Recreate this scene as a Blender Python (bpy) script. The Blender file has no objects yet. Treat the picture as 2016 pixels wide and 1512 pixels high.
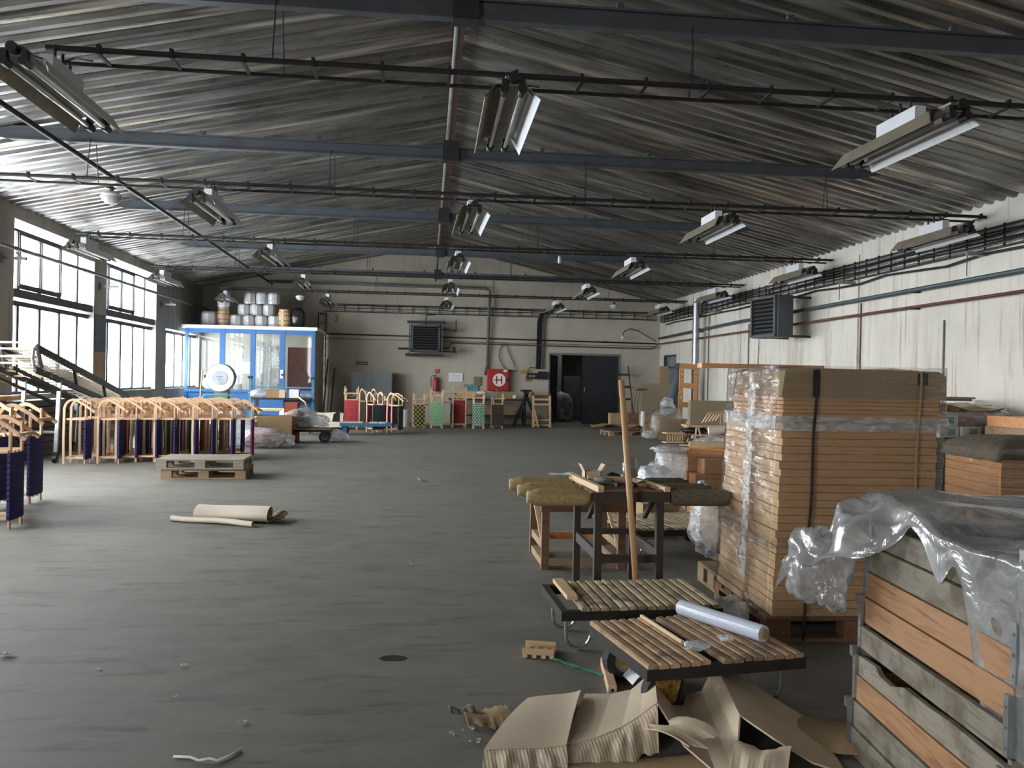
import bpy, math, random
from mathutils import Vector, Matrix, noise
C = bpy.context.scene.collection
scene = bpy.context.scene
R = random.Random(7)
PI = math.pi

# ---------------------------------------------------------------- camera
yaw, pitch, roll = math.radians(6.55), math.radians(-0.256), 0.019
fw = Vector((math.sin(yaw)*math.cos(pitch), math.cos(yaw)*math.cos(pitch), math.sin(pitch)))
rt = fw.cross(Vector((0, 0, 1))).normalized(); up = rt.cross(fw)
rt, up = rt*math.cos(roll)+up*math.sin(roll), up*math.cos(roll)-rt*math.sin(roll)
cd = bpy.data.cameras.new('camera'); cam = bpy.data.objects.new('camera', cd); C.objects.link(cam)
cd.sensor_fit = 'HORIZONTAL'; cd.sensor_width = 36; cd.lens = 30.0; cd.clip_start = .05
mm = Matrix((rt, up, -fw)).transposed().to_4x4(); mm.translation = (0, 0, 1.5); cam.matrix_world = mm
scene.camera = cam
# ---------------------------------------------------------------- world, light, exposure
scene.view_settings.view_transform = 'Standard'; scene.view_settings.look = 'None'
scene.view_settings.gamma = 1; scene.view_settings.use_curve_mapping = False
scene.view_settings.exposure = 1.0
w = bpy.data.worlds.new('world'); scene.world = w; w.use_nodes = True
wn = w.node_tree; bg = wn.nodes['Background']
# overcast sky, a little darker towards the ground
tc = wn.nodes.new('ShaderNodeTexCoord'); sp = wn.nodes.new('ShaderNodeSeparateXYZ')
mr = wn.nodes.new('ShaderNodeMapRange'); mr.inputs[1].default_value = -.35; mr.inputs[2].default_value = .25
mx = wn.nodes.new('ShaderNodeMix'); mx.data_type = 'RGBA'
mx.inputs[6].default_value = (.72, .75, .80, 1); mx.inputs[7].default_value = (.96, .975, .985, 1)
wn.links.new(tc.outputs['Generated'], sp.inputs[0]); wn.links.new(sp.outputs[2], mr.inputs[0])
wn.links.new(mr.outputs[0], mx.inputs[0]); wn.links.new(mx.outputs[2], bg.inputs[0])
bg.inputs[1].default_value = 15.0
BAYS = [(-8.0, -4.4), (6.2, 9.9), (11.0, 14.7), (15.75, 19.5), (20.25, 24.0)]  # first opening, unseen behind the camera, is added for soft fill light
def portal(y0, y1, z0, z1, x=-7.12):
    l = bpy.data.lights.new('window_portal', 'AREA'); l.shape = 'RECTANGLE'; l.size = z1-z0; l.size_y = y1-y0
    l.cycles.is_portal = True
    o = bpy.data.objects.new('window_portal', l); C.objects.link(o)
    o.location = (x, (y0+y1)/2, (z0+z1)/2); o.rotation_euler = (0, -PI/2, 0)
for a, b in BAYS: portal(a, b, 1.08, 4.16)
portal(24.9, 28.7, 1.08, 2.78)

# ---------------------------------------------------------------- helpers
def tag(o, label=None, cat=None, group=None, kind=None):
    if label: o['label'] = label
    if cat: o['category'] = cat
    if group: o['group'] = group
    if kind: o['kind'] = kind
    return o
def thing(name, label, cat, loc=(0, 0, 0), rz=0, group=None, rot=None):
    o = bpy.data.objects.new(name, None); C.objects.link(o); o.empty_display_size = .1
    o.location = loc; o.rotation_euler = rot if rot else (0, 0, rz)
    return tag(o, label, cat, group)
def dup(root, loc=None, rz=None, label=None, group=None, scale=None):
    def cp(o, par):
        c = o.copy(); C.objects.link(c); c.parent = par
        for ch in list(o.children): cp(ch, c)
        return c
    r = cp(root, None)
    if loc is not None: r.location = loc
    if rz is not None: r.rotation_euler = (0, 0, rz)
    if label: r['label'] = label
    if group: r['group'] = group
    if scale: r.scale = (scale,)*3
    return r
def cpart(o, loc=None, parent=None):
    c = o.copy(); C.objects.link(c); c.parent = parent or o.parent
    if loc is not None: c.location = loc
    return c
class MB:
    def __init__(s): s.v = []; s.f = []; s.m = []; s.mi = 0
    def add(s, vs, fs):
        n = len(s.v); s.v += [tuple(v) for v in vs]; s.f += [tuple(i+n for i in f) for f in fs]; s.m += [s.mi]*len(fs)
        return s
    def box(s, c, d, rz=0, M=None):
        x, y, z = d[0]/2, d[1]/2, d[2]/2
        vs = [Vector((i*x, j*y, k*z)) for i in (-1, 1) for j in (-1, 1) for k in (-1, 1)]
        if rz: q = Matrix.Rotation(rz, 3, 'Z'); vs = [q@v for v in vs]
        if M is not None: vs = [M@v for v in vs]
        c = Vector(c); vs = [v+c for v in vs]
        return s.add(vs, [(0, 1, 3, 2), (4, 6, 7, 5), (0, 4, 5, 1), (2, 3, 7, 6), (0, 2, 6, 4), (1, 5, 7, 3)])
    def bb(s, x0, x1, y0, y1, z0, z1): return s.box(((x0+x1)/2, (y0+y1)/2, (z0+z1)/2), (x1-x0, y1-y0, z1-z0))
    def prism(s, pts, axis, a, b):
        # pts 2d polygon; extruded along axis ('x','y','z') from a to b
        def P(p, t): return {'x': (t, p[0], p[1]), 'y': (p[0], t, p[1]), 'z': (p[0], p[1], t)}[axis]
        n = len(pts); vs = [P(p, a) for p in pts]+[P(p, b) for p in pts]
        fs = [tuple(range(n)), tuple(range(2*n-1, n-1, -1))]+[(i, (i+1) % n, n+(i+1) % n, n+i) for i in range(n)]
        return s.add(vs, fs)
    def sweep(s, pts, prof, closed=False, up=Vector((0, 0, 1)), scl=None):
        pts = [Vector(p) for p in pts]; n = len(pts); k = len(prof); vs = []
        pn = None
        for i, p in enumerate(pts):
            if closed: t = pts[(i+1) % n]-pts[i-1]
            else: t = pts[min(i+1, n-1)]-pts[max(i-1, 0)]
            t.normalize()
            if pn is None:
                u = up if abs(t.dot(up)) < .95 else Vector((1, 0, 0)) if abs(t.x) < .9 else Vector((0, 1, 0))
                a = t.cross(u).normalized()
            else: a = (pn-t*pn.dot(t)).normalized()
            pn = a; b = a.cross(t)
            q = scl[i] if scl else 1
            for (x, y) in prof: vs.append(p+a*x*q+b*y*q)
        fs = []
        m = n if closed else n-1
        for i in range(m):
            for j in range(k):
                fs.append((i*k+j, i*k+(j+1) % k, ((i+1) % n)*k+(j+1) % k, ((i+1) % n)*k+j))
        if not closed: fs += [tuple(range(k))[::-1], tuple((n-1)*k+j for j in range(k))]
        return s.add(vs, fs)
    def tube(s, p, q, r, n=8, r2=None):
        r2 = r if r2 is None else r2
        return s.sweep([p, q], circ(1, n), scl=[r, r2])
    def path(s, pts, r, n=6, closed=False): return s.sweep(pts, circ(r, n), closed)
    def bar(s, p, q, w, h, up=Vector((0, 0, 1))):
        return s.sweep([p, q], [(-w/2, -h/2), (w/2, -h/2), (w/2, h/2), (-w/2, h/2)], up=up)
    def lathe(s, prof, c=(0, 0, 0), n=16, M=None):
        vs = []; k = len(prof)
        for i in range(n):
            a = 2*PI*i/n
            for (r, z) in prof:
                v = Vector((r*math.cos(a), r*math.sin(a), z))
                if M is not None: v = M@v
                vs.append(v+Vector(c))
        fs = [(i*k+j, ((i+1) % n)*k+j, ((i+1) % n)*k+j+1, i*k+j+1) for i in range(n) for j in range(k-1)]
        fs += [tuple(i*k for i in range(n))[::-1], tuple(i*k+k-1 for i in range(n))]
        return s.add(vs, fs)
    def grid(s, fn, nu, nv):
        vs = [fn(i/nu, j/nv) for i in range(nu+1) for j in range(nv+1)]
        fs = [(i*(nv+1)+j, (i+1)*(nv+1)+j, (i+1)*(nv+1)+j+1, i*(nv+1)+j+1) for i in range(nu) for j in range(nv)]
        return s.add(vs, fs)
    def blob(s, c, d, seed=0, amp=.2, fr=2.0, n=24, m=14, flat=0.0, px=1.0):
        off = Vector((seed*3.1, seed*1.7, seed*.9)); c = Vector(c); vs = []
        for j in range(m+1):
            ph = PI*j/m
            for i in range(n):
                a = 2*PI*i/n
                v = Vector((math.sin(ph)*math.cos(a), math.sin(ph)*math.sin(a), math.cos(ph)))
                if px != 1: v = Vector([math.copysign(abs(t)**px, t) for t in v])
                q = 1+amp*noise.noise(v*fr+off)+amp*.5*noise.noise(v*fr*2.7+off)
                p = Vector((v.x*d[0]/2*q, v.y*d[1]/2*q, v.z*d[2]/2*q))
                if flat: p.z = max(p.z, -flat*d[2]/2)
                vs.append(c+p)
        fs = [(j*n+i, (j+1)*n+i, (j+1)*n+(i+1) % n, j*n+(i+1) % n) for j in range(m) for i in range(n)]
        return s.add(vs, fs)
    def build(s, name, mat, parent=None, smooth=False, bevel=0, solid=0, off=0):
        me = bpy.data.meshes.new(name); me.from_pydata(s.v, [], s.f); me.validate()
        for k in (mat if isinstance(mat, (list, tuple)) else [mat]): me.materials.append(k)
        if any(s.m) and len(me.polygons) == len(s.m): me.polygons.foreach_set('material_index', s.m)
        if smooth: me.polygons.foreach_set('use_smooth', [True]*len(me.polygons))
        me.update()
        o = bpy.data.objects.new(name, me); C.objects.link(o)
        if parent: o.parent = parent
        if solid: md = o.modifiers.new('s', 'SOLIDIFY'); md.thickness = solid; md.offset = off
        if bevel: md = o.modifiers.new('b', 'BEVEL'); md.width = bevel; md.segments = 2; md.limit_method = 'ANGLE'
        return o
def circ(r, n=8): return [(r*math.cos(2*PI*i/n+PI/n), r*math.sin(2*PI*i/n+PI/n)) for i in range(n)]
def arc(c, r, a0, a1, n, pl='xz', k=0):
    out = []
    for i in range(n+1):
        a = math.radians(a0+(a1-a0)*i/n); x, z = c[0]+r*math.cos(a), c[1]+r*math.sin(a)
        out.append((x, k, z) if pl == 'xz' else (k, x, z) if pl == 'yz' else (x, z, k))
    return out
def text_mesh(name, body, size, mat, parent, loc, rot, extrude=.002):
    cu = bpy.data.curves.new(name, 'FONT'); cu.body = body; cu.size = size; cu.extrude = extrude; cu.align_x = 'CENTER'; cu.align_y = 'CENTER'
    t = bpy.data.objects.new(name, cu); C.objects.link(t)
    me = bpy.data.meshes.new_from_object(t.evaluated_get(bpy.context.evaluated_depsgraph_get()))
    bpy.data.objects.remove(t); me.name = name
    me.materials.clear(); me.materials.append(mat)
    o = bpy.data.objects.new(name, me); C.objects.link(o); o.location = loc; o.rotation_euler = rot
    if parent: o.parent = parent
    return o
def scrib(mb, x0, z0, wd, ht, seed, y=0, r=.002, n=14):
    q = random.Random(seed); pts = []
    for i in range(n): pts.append((x0+wd*i/(n-1), y, z0+ht*(q.random()-.5)))
    mb.path(pts, r, 4)

# ---------------------------------------------------------------- materials
def nt(name):
    m = bpy.data.materials.new(name); m.use_nodes = True
    return m, m.node_tree, m.node_tree.nodes['Principled BSDF']
def N(t, ty, **kw):
    n = t.nodes.new(ty)
    for k, v in kw.items():
        if k.startswith('i_'):
            n.inputs[k[2:] if not k[2:].isdigit() else int(k[2:])].default_value = v
        else: setattr(n, k, v)
    return n
def col4(c): return (c[0], c[1], c[2], 1)
def coords(t, scale=(1, 1, 1), kind='Object', loc=(0, 0, 0)):
    a = N(t, 'ShaderNodeTexCoord'); m = N(t, 'ShaderNodeMapping'); m.inputs['Scale'].default_value = scale
    m.inputs['Location'].default_value = loc
    t.links.new(a.outputs[kind], m.inputs[0]); return m.outputs[0]
def ramp(t, fac, stops):
    r = N(t, 'ShaderNodeValToRGB'); e = r.color_ramp.elements
    e[0].position = stops[0][0]; e[0].color = col4(stops[0][1]); e[1].position = stops[-1][0]; e[1].color = col4(stops[-1][1])
    for p, c in stops[1:-1]: k = e.new(p); k.color = col4(c)
    t.links.new(fac, r.inputs[0]); return r.outputs[0]
def noise_n(t, vec, sc, det=4, rough=.55, dist=0):
    n = N(t, 'ShaderNodeTexNoise'); n.inputs['Scale'].default_value = sc; n.inputs['Detail'].default_value = det
    n.inputs['Roughness'].default_value = rough; n.inputs['Distortion'].default_value = dist
    if vec is not None: t.links.new(vec, n.inputs['Vector'])
    return n.outputs[0]
def mixc(t, fac, a, b, blend='MIX'):
    m = N(t, 'ShaderNodeMix', data_type='RGBA', blend_type=blend)
    for s, k in ((fac, 0), (a, 6), (b, 7)):
        if hasattr(s, 'links') or isinstance(s, bpy.types.NodeSocket): t.links.new(s, m.inputs[k])
        else: m.inputs[k].default_value = s if k == 0 else col4(s)
    return m.outputs[2]
def bump(t, p, h, st=.3, dist=.01):
    b = N(t, 'ShaderNodeBump'); b.inputs['Strength'].default_value = st; b.inputs['Distance'].default_value = dist
    t.links.new(h, b.inputs['Height']); t.links.new(b.outputs[0], p.inputs['Normal'])
def plain(name, c, rough=.6, metal=0, var=.25, sc=6, c2=None, bst=.1, spec=.5):
    m, t, p = nt(name); v = coords(t)
    n = noise_n(t, v, sc); c2 = c2 or tuple(x*(1-var) for x in c)
    co = ramp(t, n, [(.3, c2), (.65, c)])
    t.links.new(co, p.inputs['Base Color']); p.inputs['Roughness'].default_value = rough; p.inputs['Metallic'].default_value = metal
    p.inputs['Specular IOR Level'].default_value = spec
    if bst: bump(t, p, n, bst)
    return m
def wood(name, c1, c2, axis='x', rough=.6, isl=.25, gs=14, dirt=None):
    m, t, p = nt(name); s = [gs, gs, gs]; s['xyz'.index(axis)] = gs*.09
    v = coords(t, tuple(s)); g = N(t, 'ShaderNodeNewGeometry')
    # shift grain per board
    ad = N(t, 'ShaderNodeVectorMath', operation='MULTIPLY_ADD'); ad.inputs[1].default_value = (37, 17, 53)
    t.links.new(g.outputs['Random Per Island'], ad.inputs[0]); t.links.new(v, ad.inputs[2])
    n = noise_n(t, ad.outputs[0], 1.0, 5, .6, 1.2)
    co = ramp(t, n, [(.32, c2), (.5, c1), (.68, tuple((a+b)/2 for a, b in zip(c1, c2)))])
    hv = N(t, 'ShaderNodeHueSaturation'); mr = N(t, 'ShaderNodeMapRange'); mr.inputs[3].default_value = 1-isl; mr.inputs[4].default_value = 1+isl
    t.links.new(g.outputs['Random Per Island'], mr.inputs[0]); t.links.new(mr.outputs[0], hv.inputs['Value']); t.links.new(co, hv.inputs['Color'])
    out = hv.outputs[0]
    if dirt:
        d = noise_n(t, coords(t, (1, 1, 1)), 7, 5); f = N(t, 'ShaderNodeMapRange'); f.inputs[1].default_value = .48; f.inputs[2].default_value = .66
        t.links.new(d, f.inputs[0]); out = mixc(t, f.outputs[0], out, dirt)
    t.links.new(out, p.inputs['Base Color']); p.inputs['Roughness'].default_value = rough
    bump(t, p, n, .15, .004)
    return m
def facing(t, lo, hi, nrm=None):
    l = N(t, 'ShaderNodeLayerWeight'); l.inputs[0].default_value = .5
    if nrm is not None: t.links.new(nrm, l.inputs['Normal'])
    q = N(t, 'ShaderNodeMath', operation='POWER'); q.inputs[1].default_value = 4; t.links.new(l.outputs['Facing'], q.inputs[0])
    r = N(t, 'ShaderNodeMapRange'); r.inputs[3].default_value = lo; r.inputs[4].default_value = hi; t.links.new(q.outputs[0], r.inputs[0]); return r
def film(name, op=.25, tint=(.85, .87, .9), rough=.12, sc=9, bst=.9, cs=(1, 1, 3), lo=.05):
    # clear plastic film: mostly see-through with glossy wrinkles
    m = bpy.data.materials.new(name); m.use_nodes = True; t = m.node_tree; t.nodes.clear()
    out = N(t, 'ShaderNodeOutputMaterial'); tr = N(t, 'ShaderNodeBsdfTransparent'); tr.inputs[0].default_value = col4((.93, .93, .93))
    gl = N(t, 'ShaderNodeBsdfGlossy'); gl.inputs['Roughness'].default_value = rough; gl.inputs[0].default_value = col4((.9, .9, .92))
    df = N(t, 'ShaderNodeBsdfDiffuse'); df.inputs[0].default_value = col4(tint); tl = N(t, 'ShaderNodeBsdfTranslucent'); tl.inputs[0].default_value = col4(tint)
    v = coords(t, cs); n = noise_n(t, v, sc, 4, .55, 1.0)
    b = N(t, 'ShaderNodeBump'); b.inputs['Strength'].default_value = bst; b.inputs['Distance'].default_value = .03
    t.links.new(n, b.inputs['Height'])
    for s in (gl, df): t.links.new(b.outputs[0], s.inputs['Normal'])
    m1 = N(t, 'ShaderNodeMixShader'); m1.inputs[0].default_value = .4; t.links.new(df.outputs[0], m1.inputs[1]); t.links.new(tl.outputs[0], m1.inputs[2])
    f = N(t, 'ShaderNodeMapRange'); f.inputs[1].default_value = .35; f.inputs[2].default_value = .7; f.inputs[3].default_value = op*.4; f.inputs[4].default_value = min(1, op*1.8)
    t.links.new(n, f.inputs[0])
    m2 = N(t, 'ShaderNodeMixShader'); t.links.new(f.outputs[0], m2.inputs[0]); t.links.new(tr.outputs[0], m2.inputs[1]); t.links.new(m1.outputs[0], m2.inputs[2])
    fr = facing(t, lo, .75, b.outputs[0])
    m3 = N(t, 'ShaderNodeMixShader'); t.links.new(fr.outputs[0], m3.inputs[0]); t.links.new(m2.outputs[0], m3.inputs[1]); t.links.new(gl.outputs[0], m3.inputs[2])
    t.links.new(m3.outputs[0], out.inputs[0]); return m
def glass(name, tint=(.92, .95, .96)):
    m = bpy.data.materials.new(name); m.use_nodes = True; t = m.node_tree; t.nodes.clear()
    out = N(t, 'ShaderNodeOutputMaterial'); tr = N(t, 'ShaderNodeBsdfTransparent'); tr.inputs[0].default_value = col4(tint)
    gl = N(t, 'ShaderNodeBsdfGlossy'); gl.inputs['Roughness'].default_value = .03
    fr = facing(t, .04, .6); mx = N(t, 'ShaderNodeMixShader')
    t.links.new(fr.outputs[0], mx.inputs[0]); t.links.new(tr.outputs[0], mx.inputs[1]); t.links.new(gl.outputs[0], mx.inputs[2]); t.links.new(mx.outputs[0], out.inputs[0])
    return m
def weave(name, c1, c2, sc=24, mode='checker'):
    m, t, p = nt(name)
    if mode == 'checker':
        k = N(t, 'ShaderNodeTexChecker'); k.inputs['Scale'].default_value = sc; k.inputs[1].default_value = col4(c1); k.inputs[2].default_value = col4(c2)
        t.links.new(coords(t, (0, 1, 1), loc=(.5, .01, .01)), k.inputs[0])
        t.links.new(k.outputs[0], p.inputs['Base Color'])
    else:
        k = N(t, 'ShaderNodeTexBrick'); k.inputs['Scale'].default_value = sc; k.inputs[1].default_value = col4(c1); k.inputs[2].default_value = col4(tuple(x*.75 for x in c1)); k.inputs[3].default_value = col4(c2)
        k.inputs['Mortar Size'].default_value = .10; k.inputs['Brick Width'].default_value = 1.1; k.inputs['Row Height'].default_value = .8
        s = N(t, 'ShaderNodeSeparateXYZ'); cb = N(t, 'ShaderNodeCombineXYZ'); v = coords(t)
        t.links.new(v, s.inputs[0]); t.links.new(s.outputs[1], cb.inputs[0]); t.links.new(s.outputs[2], cb.inputs[1]); t.links.new(cb.outputs[0], k.inputs[0])
        t.links.new(k.outputs[0], p.inputs['Base Color']); 
    wv = N(t, 'ShaderNodeTexWave', bands_direction='Z'); wv.inputs['Scale'].default_value = 14; t.links.new(coords(t), wv.inputs[0])
    bump(t, p, wv.outputs[1], .35, .006)
    p.inputs['Roughness'].default_value = .8
    return m
M = {}
M['blue_grey'] = plain('blue_grey_paint', (.085, .095, .105), .55, .2, .3, 3)
M['dark_steel'] = plain('dark_steel', (.05, .052, .055), .5, .6, .3, 8)
M['black'] = plain('black_plastic', (.012, .012, .013), .5, 0, .2, 8)
M['galv'] = plain('galvanised_steel', (.42, .44, .46), .35, .85, .3, 12)
M['pipe_grey'] = plain('grey_pipe_paint', (.14, .14, .13), .6, .1, .3, 5)
M['pipe_blue'] = plain('blue_pipe_paint', (.065, .095, .105), .5, .1, .3, 4)
M['pipe_rust'] = plain('rust_red_pipe_paint', (.15, .06, .038), .65, .1, .4, 4)
M['rust_dark'] = plain('rusty_brown_steel', (.024, .020, .017), .7, .2, .4, 10)
M['white_metal'] = plain('white_enamel', (.66, .68, .70), .4, 0, .12, 3)
M['lamp_out'] = plain('warm_bounce_lamp_metal', (.24, .21, .16), .55, .25, .3, 6)  # grey lamp metal with warm bounce light mixed into its colour
M['tube'] = plain('tube_glass', (.42, .42, .40), .2, 0, .05, 3)
M['window_paint'] = plain('window_frame_paint', (.06, .06, .065), .6, 0, .3, 5)
M['booth_blue'] = plain('blue_frame_paint', (.022, .13, .36), .45, 0, .15, 3)
M['cart_blue'] = plain('light_blue_paint', (.06, .20, .34), .5, 0, .2, 5)
M['door_blue'] = plain('dark_blue_door_paint', (.020, .025, .031), .5, .1, .35, 3)
M['cab_grey'] = plain('grey_cabinet_paint', (.16, .185, .185), .5, 0, .12, 2)
M['green_scale'] = plain('green_scale_paint', (.13, .26, .22), .45, 0, .15, 4)
M['red'] = plain('red_paint', (.42, .028, .022), .45, 0, .15, 4)
M['white'] = plain('white_paint', (.78, .78, .76), .6, 0, .08, 4)
M['paper'] = plain('white_paper', (.80, .81, .83), .8, 0, .06, 4)
M['ink'] = plain('dark_ink', (.03, .03, .04), .8, 0, 0, 4, bst=0)
M['yellow'] = plain('worn_yellow_paint', (.38, .22, .03), .6, 0, .9, 22)
M['yellow_sign'] = plain('yellow_sign_paint', (.45, .28, .03), .6, 0, .3, 8)
M['teal_print'] = plain('teal_print', (.02, .16, .22), .6, 0, .5, 30, c2=(.25, .42, .45))
M['tan_print'] = plain('tan_print', (.25, .20, .10), .7, 0, .4, 30)
M['rubber'] = plain('black_rubber', (.022, .021, .02), .8, 0, .3, 10)
M['tyre_grey'] = plain('grey_dusty_rubber', (.16, .155, .14), .85, 0, .3, 10)
M['beech'] = wood('beech_wood', (.74, .50, .32), (.62, .40, .24), 'z', .5, .08, 20)
M['beech_y'] = wood('beech_wood_cross', (.70, .47, .29), (.58, .37, .22), 'y', .5, .08, 20)
M['beech_x'] = wood('beech_wood_long', (.72, .49, .31), (.60, .38, .23), 'x', .5, .08, 20)
M['pine'] = wood('pale_pine', (.62, .44, .26), (.50, .34, .19), 'x', .6, .12, 12)
M['deck'] = wood('worn_deck_slats', (.40, .32, .20), (.20, .15, .09), 'y', .75, .3, 22, dirt=(.12, .09, .06))
M['deck_red'] = wood('worn_reddish_deck_slats', (.40, .26, .15), (.22, .14, .08), 'y', .75, .3, 22, dirt=(.14, .10, .065))
M['pallet'] = wood('pallet_wood', (.33, .225, .13), (.19, .125, .075), 'x', .8, .25, 10)
M['pallet_grey'] = wood('weathered_pallet_wood', (.30, .26, .21), (.18, .155, .125), 'x', .8, .2, 10)
M['panel'] = wood('beech_panel', (.56, .315, .135), (.44, .235, .095), 'x', .55, .12, 6)
M['panel_lit'] = wood('window_lit_beech_panel', (.66, .45, .25), (.58, .38, .20), 'y', .55, .09, 6)  # paler beech copy: window light on the left faces put into colour
M['orange'] = wood('orange_larch_boards', (.60, .29, .10), (.48, .20, .065), 'y', .55, .15, 5)
M['orange_x'] = wood('orange_larch_sticks', (.62, .30, .12), (.45, .19, .07), 'x', .55, .25, 9)
M['crate_grey'] = wood('weathered_grey_plank', (.25, .22, .17), (.13, .115, .09), 'y', .85, .25, 28, dirt=(.11, .09, .06))
M['crate_orange'] = wood('fresh_larch_plank', (.40, .215, .10), (.24, .11, .045), 'y', .6, .25, 26)
M['dark_wood'] = wood('dark_stained_wood', (.05, .035, .027), (.028, .02, .016), 'z', .7, .2, 12)
M['brown_wood'] = wood('brown_bench_wood', (.20, .10, .055), (.11, .055, .03), 'x', .7, .3, 12)
M['stick'] = wood('round_stick_wood', (.55, .34, .17), (.42, .24, .11), 'z', .5, .05, 12)
M['sill_wood'] = wood('stacked_dark_boards', (.12, .095, .08), (.06, .05, .042), 'y', .8, .3, 10)
M['card'] = plain('cardboard', (.58, .475, .345), .85, 0, .12, 3)
M['card_dk'] = plain('brown_cardboard', (.33, .225, .12), .85, 0, .15, 3)
M['card_pale'] = plain('pale_grey_cardboard', (.66, .58, .47), .85, 0, .08, 3)
M['hardboard'] = plain('hardboard', (.27, .215, .14), .75, 0, .12, 2)
M['twine'] = plain('twine_wrap', (.42, .32, .15), .8, 0, .35, 50, bst=.12)
M['twine_dk'] = plain('dark_twine_wrap', (.13, .11, .07), .9, 0, .45, 50, bst=.15)  # darker twine tone for the arms on the right
M['film'] = film('stretch_film', .045, (.8, .76, .7), .12, 4, 1.0, (1, 1, 6), .15)
M['film_white'] = film('milky_film', .50, (.78, .80, .83), .2, 6)
M['sheet'] = film('thick_plastic_sheet', .72, (.52, .53, .53), .2, 4.5, .8, (1, 1, 1), .10)
M['sheet_w'] = film('white_plastic_bag', .95, (.80, .83, .88), .3, 6, .6)
M['film_roll'] = plain('wound_film', (.55, .60, .70), .18, 0, .1, 20)
M['bag_black'] = plain('black_bag_plastic', (.022, .022, .025), .22, 0, .3, 6, bst=.6)
M['mesh_blue'] = plain('blue_grey_net', (.12, .15, .18), .8, 0, .5, 40, bst=.5)
M['sled_navy'] = weave('navy_webbing', (.028, .026, .135), (.020, .018, .095), 30)
M['sled_red'] = weave('red_webbing', (.42, .03, .04), (.55, .10, .11), 16, 'brick')
M['sled_maroon'] = weave('maroon_webbing', (.20, .03, .04), (.15, .02, .03), 30)
M['sled_green'] = weave('green_webbing', (.02, .15, .08), (.012, .10, .05), 30)
M['sled_mint'] = weave('mint_webbing', (.20, .42, .22), (.35, .55, .36), 16, 'brick')
M['sled_magenta'] = weave('magenta_webbing', (.22, .015, .11), (.16, .01, .08), 30)
M['sled_olive'] = weave('brown_green_webbing', (.10, .085, .04), (.30, .26, .14), 22)
M['sled_greygreen'] = weave('grey_green_webbing', (.035, .05, .055), (.09, .12, .13), 16, 'brick')
M['sled_yellow'] = weave('yellow_black_webbing', (.42, .38, .14), (.012, .012, .012), 15)
M['sled_gw'] = weave('green_white_webbing', (.02, .16, .09), (.50, .55, .46), 14, 'brick')
M['sled_dk'] = weave('dark_brown_webbing', (.04, .03, .02), (.10, .08, .05), 18, 'brick')
M['glass'] = glass('window_glass')
M['glass_booth'] = glass('booth_glass', (.60, .64, .66))
# ================================================================ SETTING
XL, XR, YN, YF = -6.95, 8.5, -9.0, 29.0
def xridge(y): return .29+.0195*y
ZE_L, ZE_R, ZR = 4.36, 4.24, 6.0
def zroof(x, y):
    xr = xridge(y)
    return ZR-(ZR-ZE_R)*(x-xr)/(XR-xr) if x > xr else ZR-(ZR-ZE_L)*(xr-x)/(xr-XL)
def struct(o): o['kind'] = 'structure'; return o
# floor: dirty polished concrete
m, t, p = nt('worn_concrete_floor'); v = coords(t)
n1 = noise_n(t, v, .35, 5, .6); n2 = noise_n(t, coords(t, (1, 2.2, 1)), 1.6, 8, .7, .6); n3 = noise_n(t, coords(t, (2, 9, 1)), .9, 6, .65, .5)
c = ramp(t, n2, [(.28, (.108, .101, .087)), (.50, (.164, .154, .132)), (.72, (.210, .198, .171))])
f1 = N(t, 'ShaderNodeMapRange'); f1.inputs[1].default_value = .35; f1.inputs[2].default_value = .65; f1.inputs[3].default_value = .0; f1.inputs[4].default_value = .5
t.links.new(n1, f1.inputs[0]); c = mixc(t, f1.outputs[0], c, (.20, .195, .175))
f2 = N(t, 'ShaderNodeMapRange'); f2.inputs[1].default_value = .55; f2.inputs[2].default_value = .68; f2.inputs[3].default_value = 0; f2.inputs[4].default_value = .6
t.links.new(n3, f2.inputs[0]); c = mixc(t, f2.outputs[0], c, (.06, .057, .052))
# sawn joints across the hall every 4.7 m
s = N(t, 'ShaderNodeSeparateXYZ'); t.links.new(v, s.inputs[0])
md = N(t, 'ShaderNodeMath', operation='PINGPONG'); md.inputs[1].default_value = 2.35
sh = N(t, 'ShaderNodeMath', operation='ADD'); sh.inputs[1].default_value = -5.62
t.links.new(s.outputs[1], sh.inputs[0]); t.links.new(sh.outputs[0], md.inputs[0])
lt = N(t, 'ShaderNodeMath', operation='LESS_THAN'); lt.inputs[1].default_value = .006; t.links.new(md.outputs[0], lt.inputs[0])
lf = N(t, 'ShaderNodeMath', operation='MULTIPLY'); lf.inputs[1].default_value = .45; t.links.new(lt.outputs[0], lf.inputs[0])
c = mixc(t, lf.outputs[0], c, (.26, .25, .23)); t.links.new(c, p.inputs['Base Color'])
rr = N(t, 'ShaderNodeMapRange'); rr.inputs[3].default_value = .55; rr.inputs[4].default_value = .75; t.links.new(n2, rr.inputs[0]); t.links.new(rr.outputs[0], p.inputs['Roughness'])
p.inputs['Specular IOR Level'].default_value = .35
bump(t, p, n2, .12, .02)
M['floor'] = m
fl = MB().bb(XL-.25, XR+.25, YN-.2, YF+6, -.3, 0).build('floor', M['floor']); struct(fl)

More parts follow.
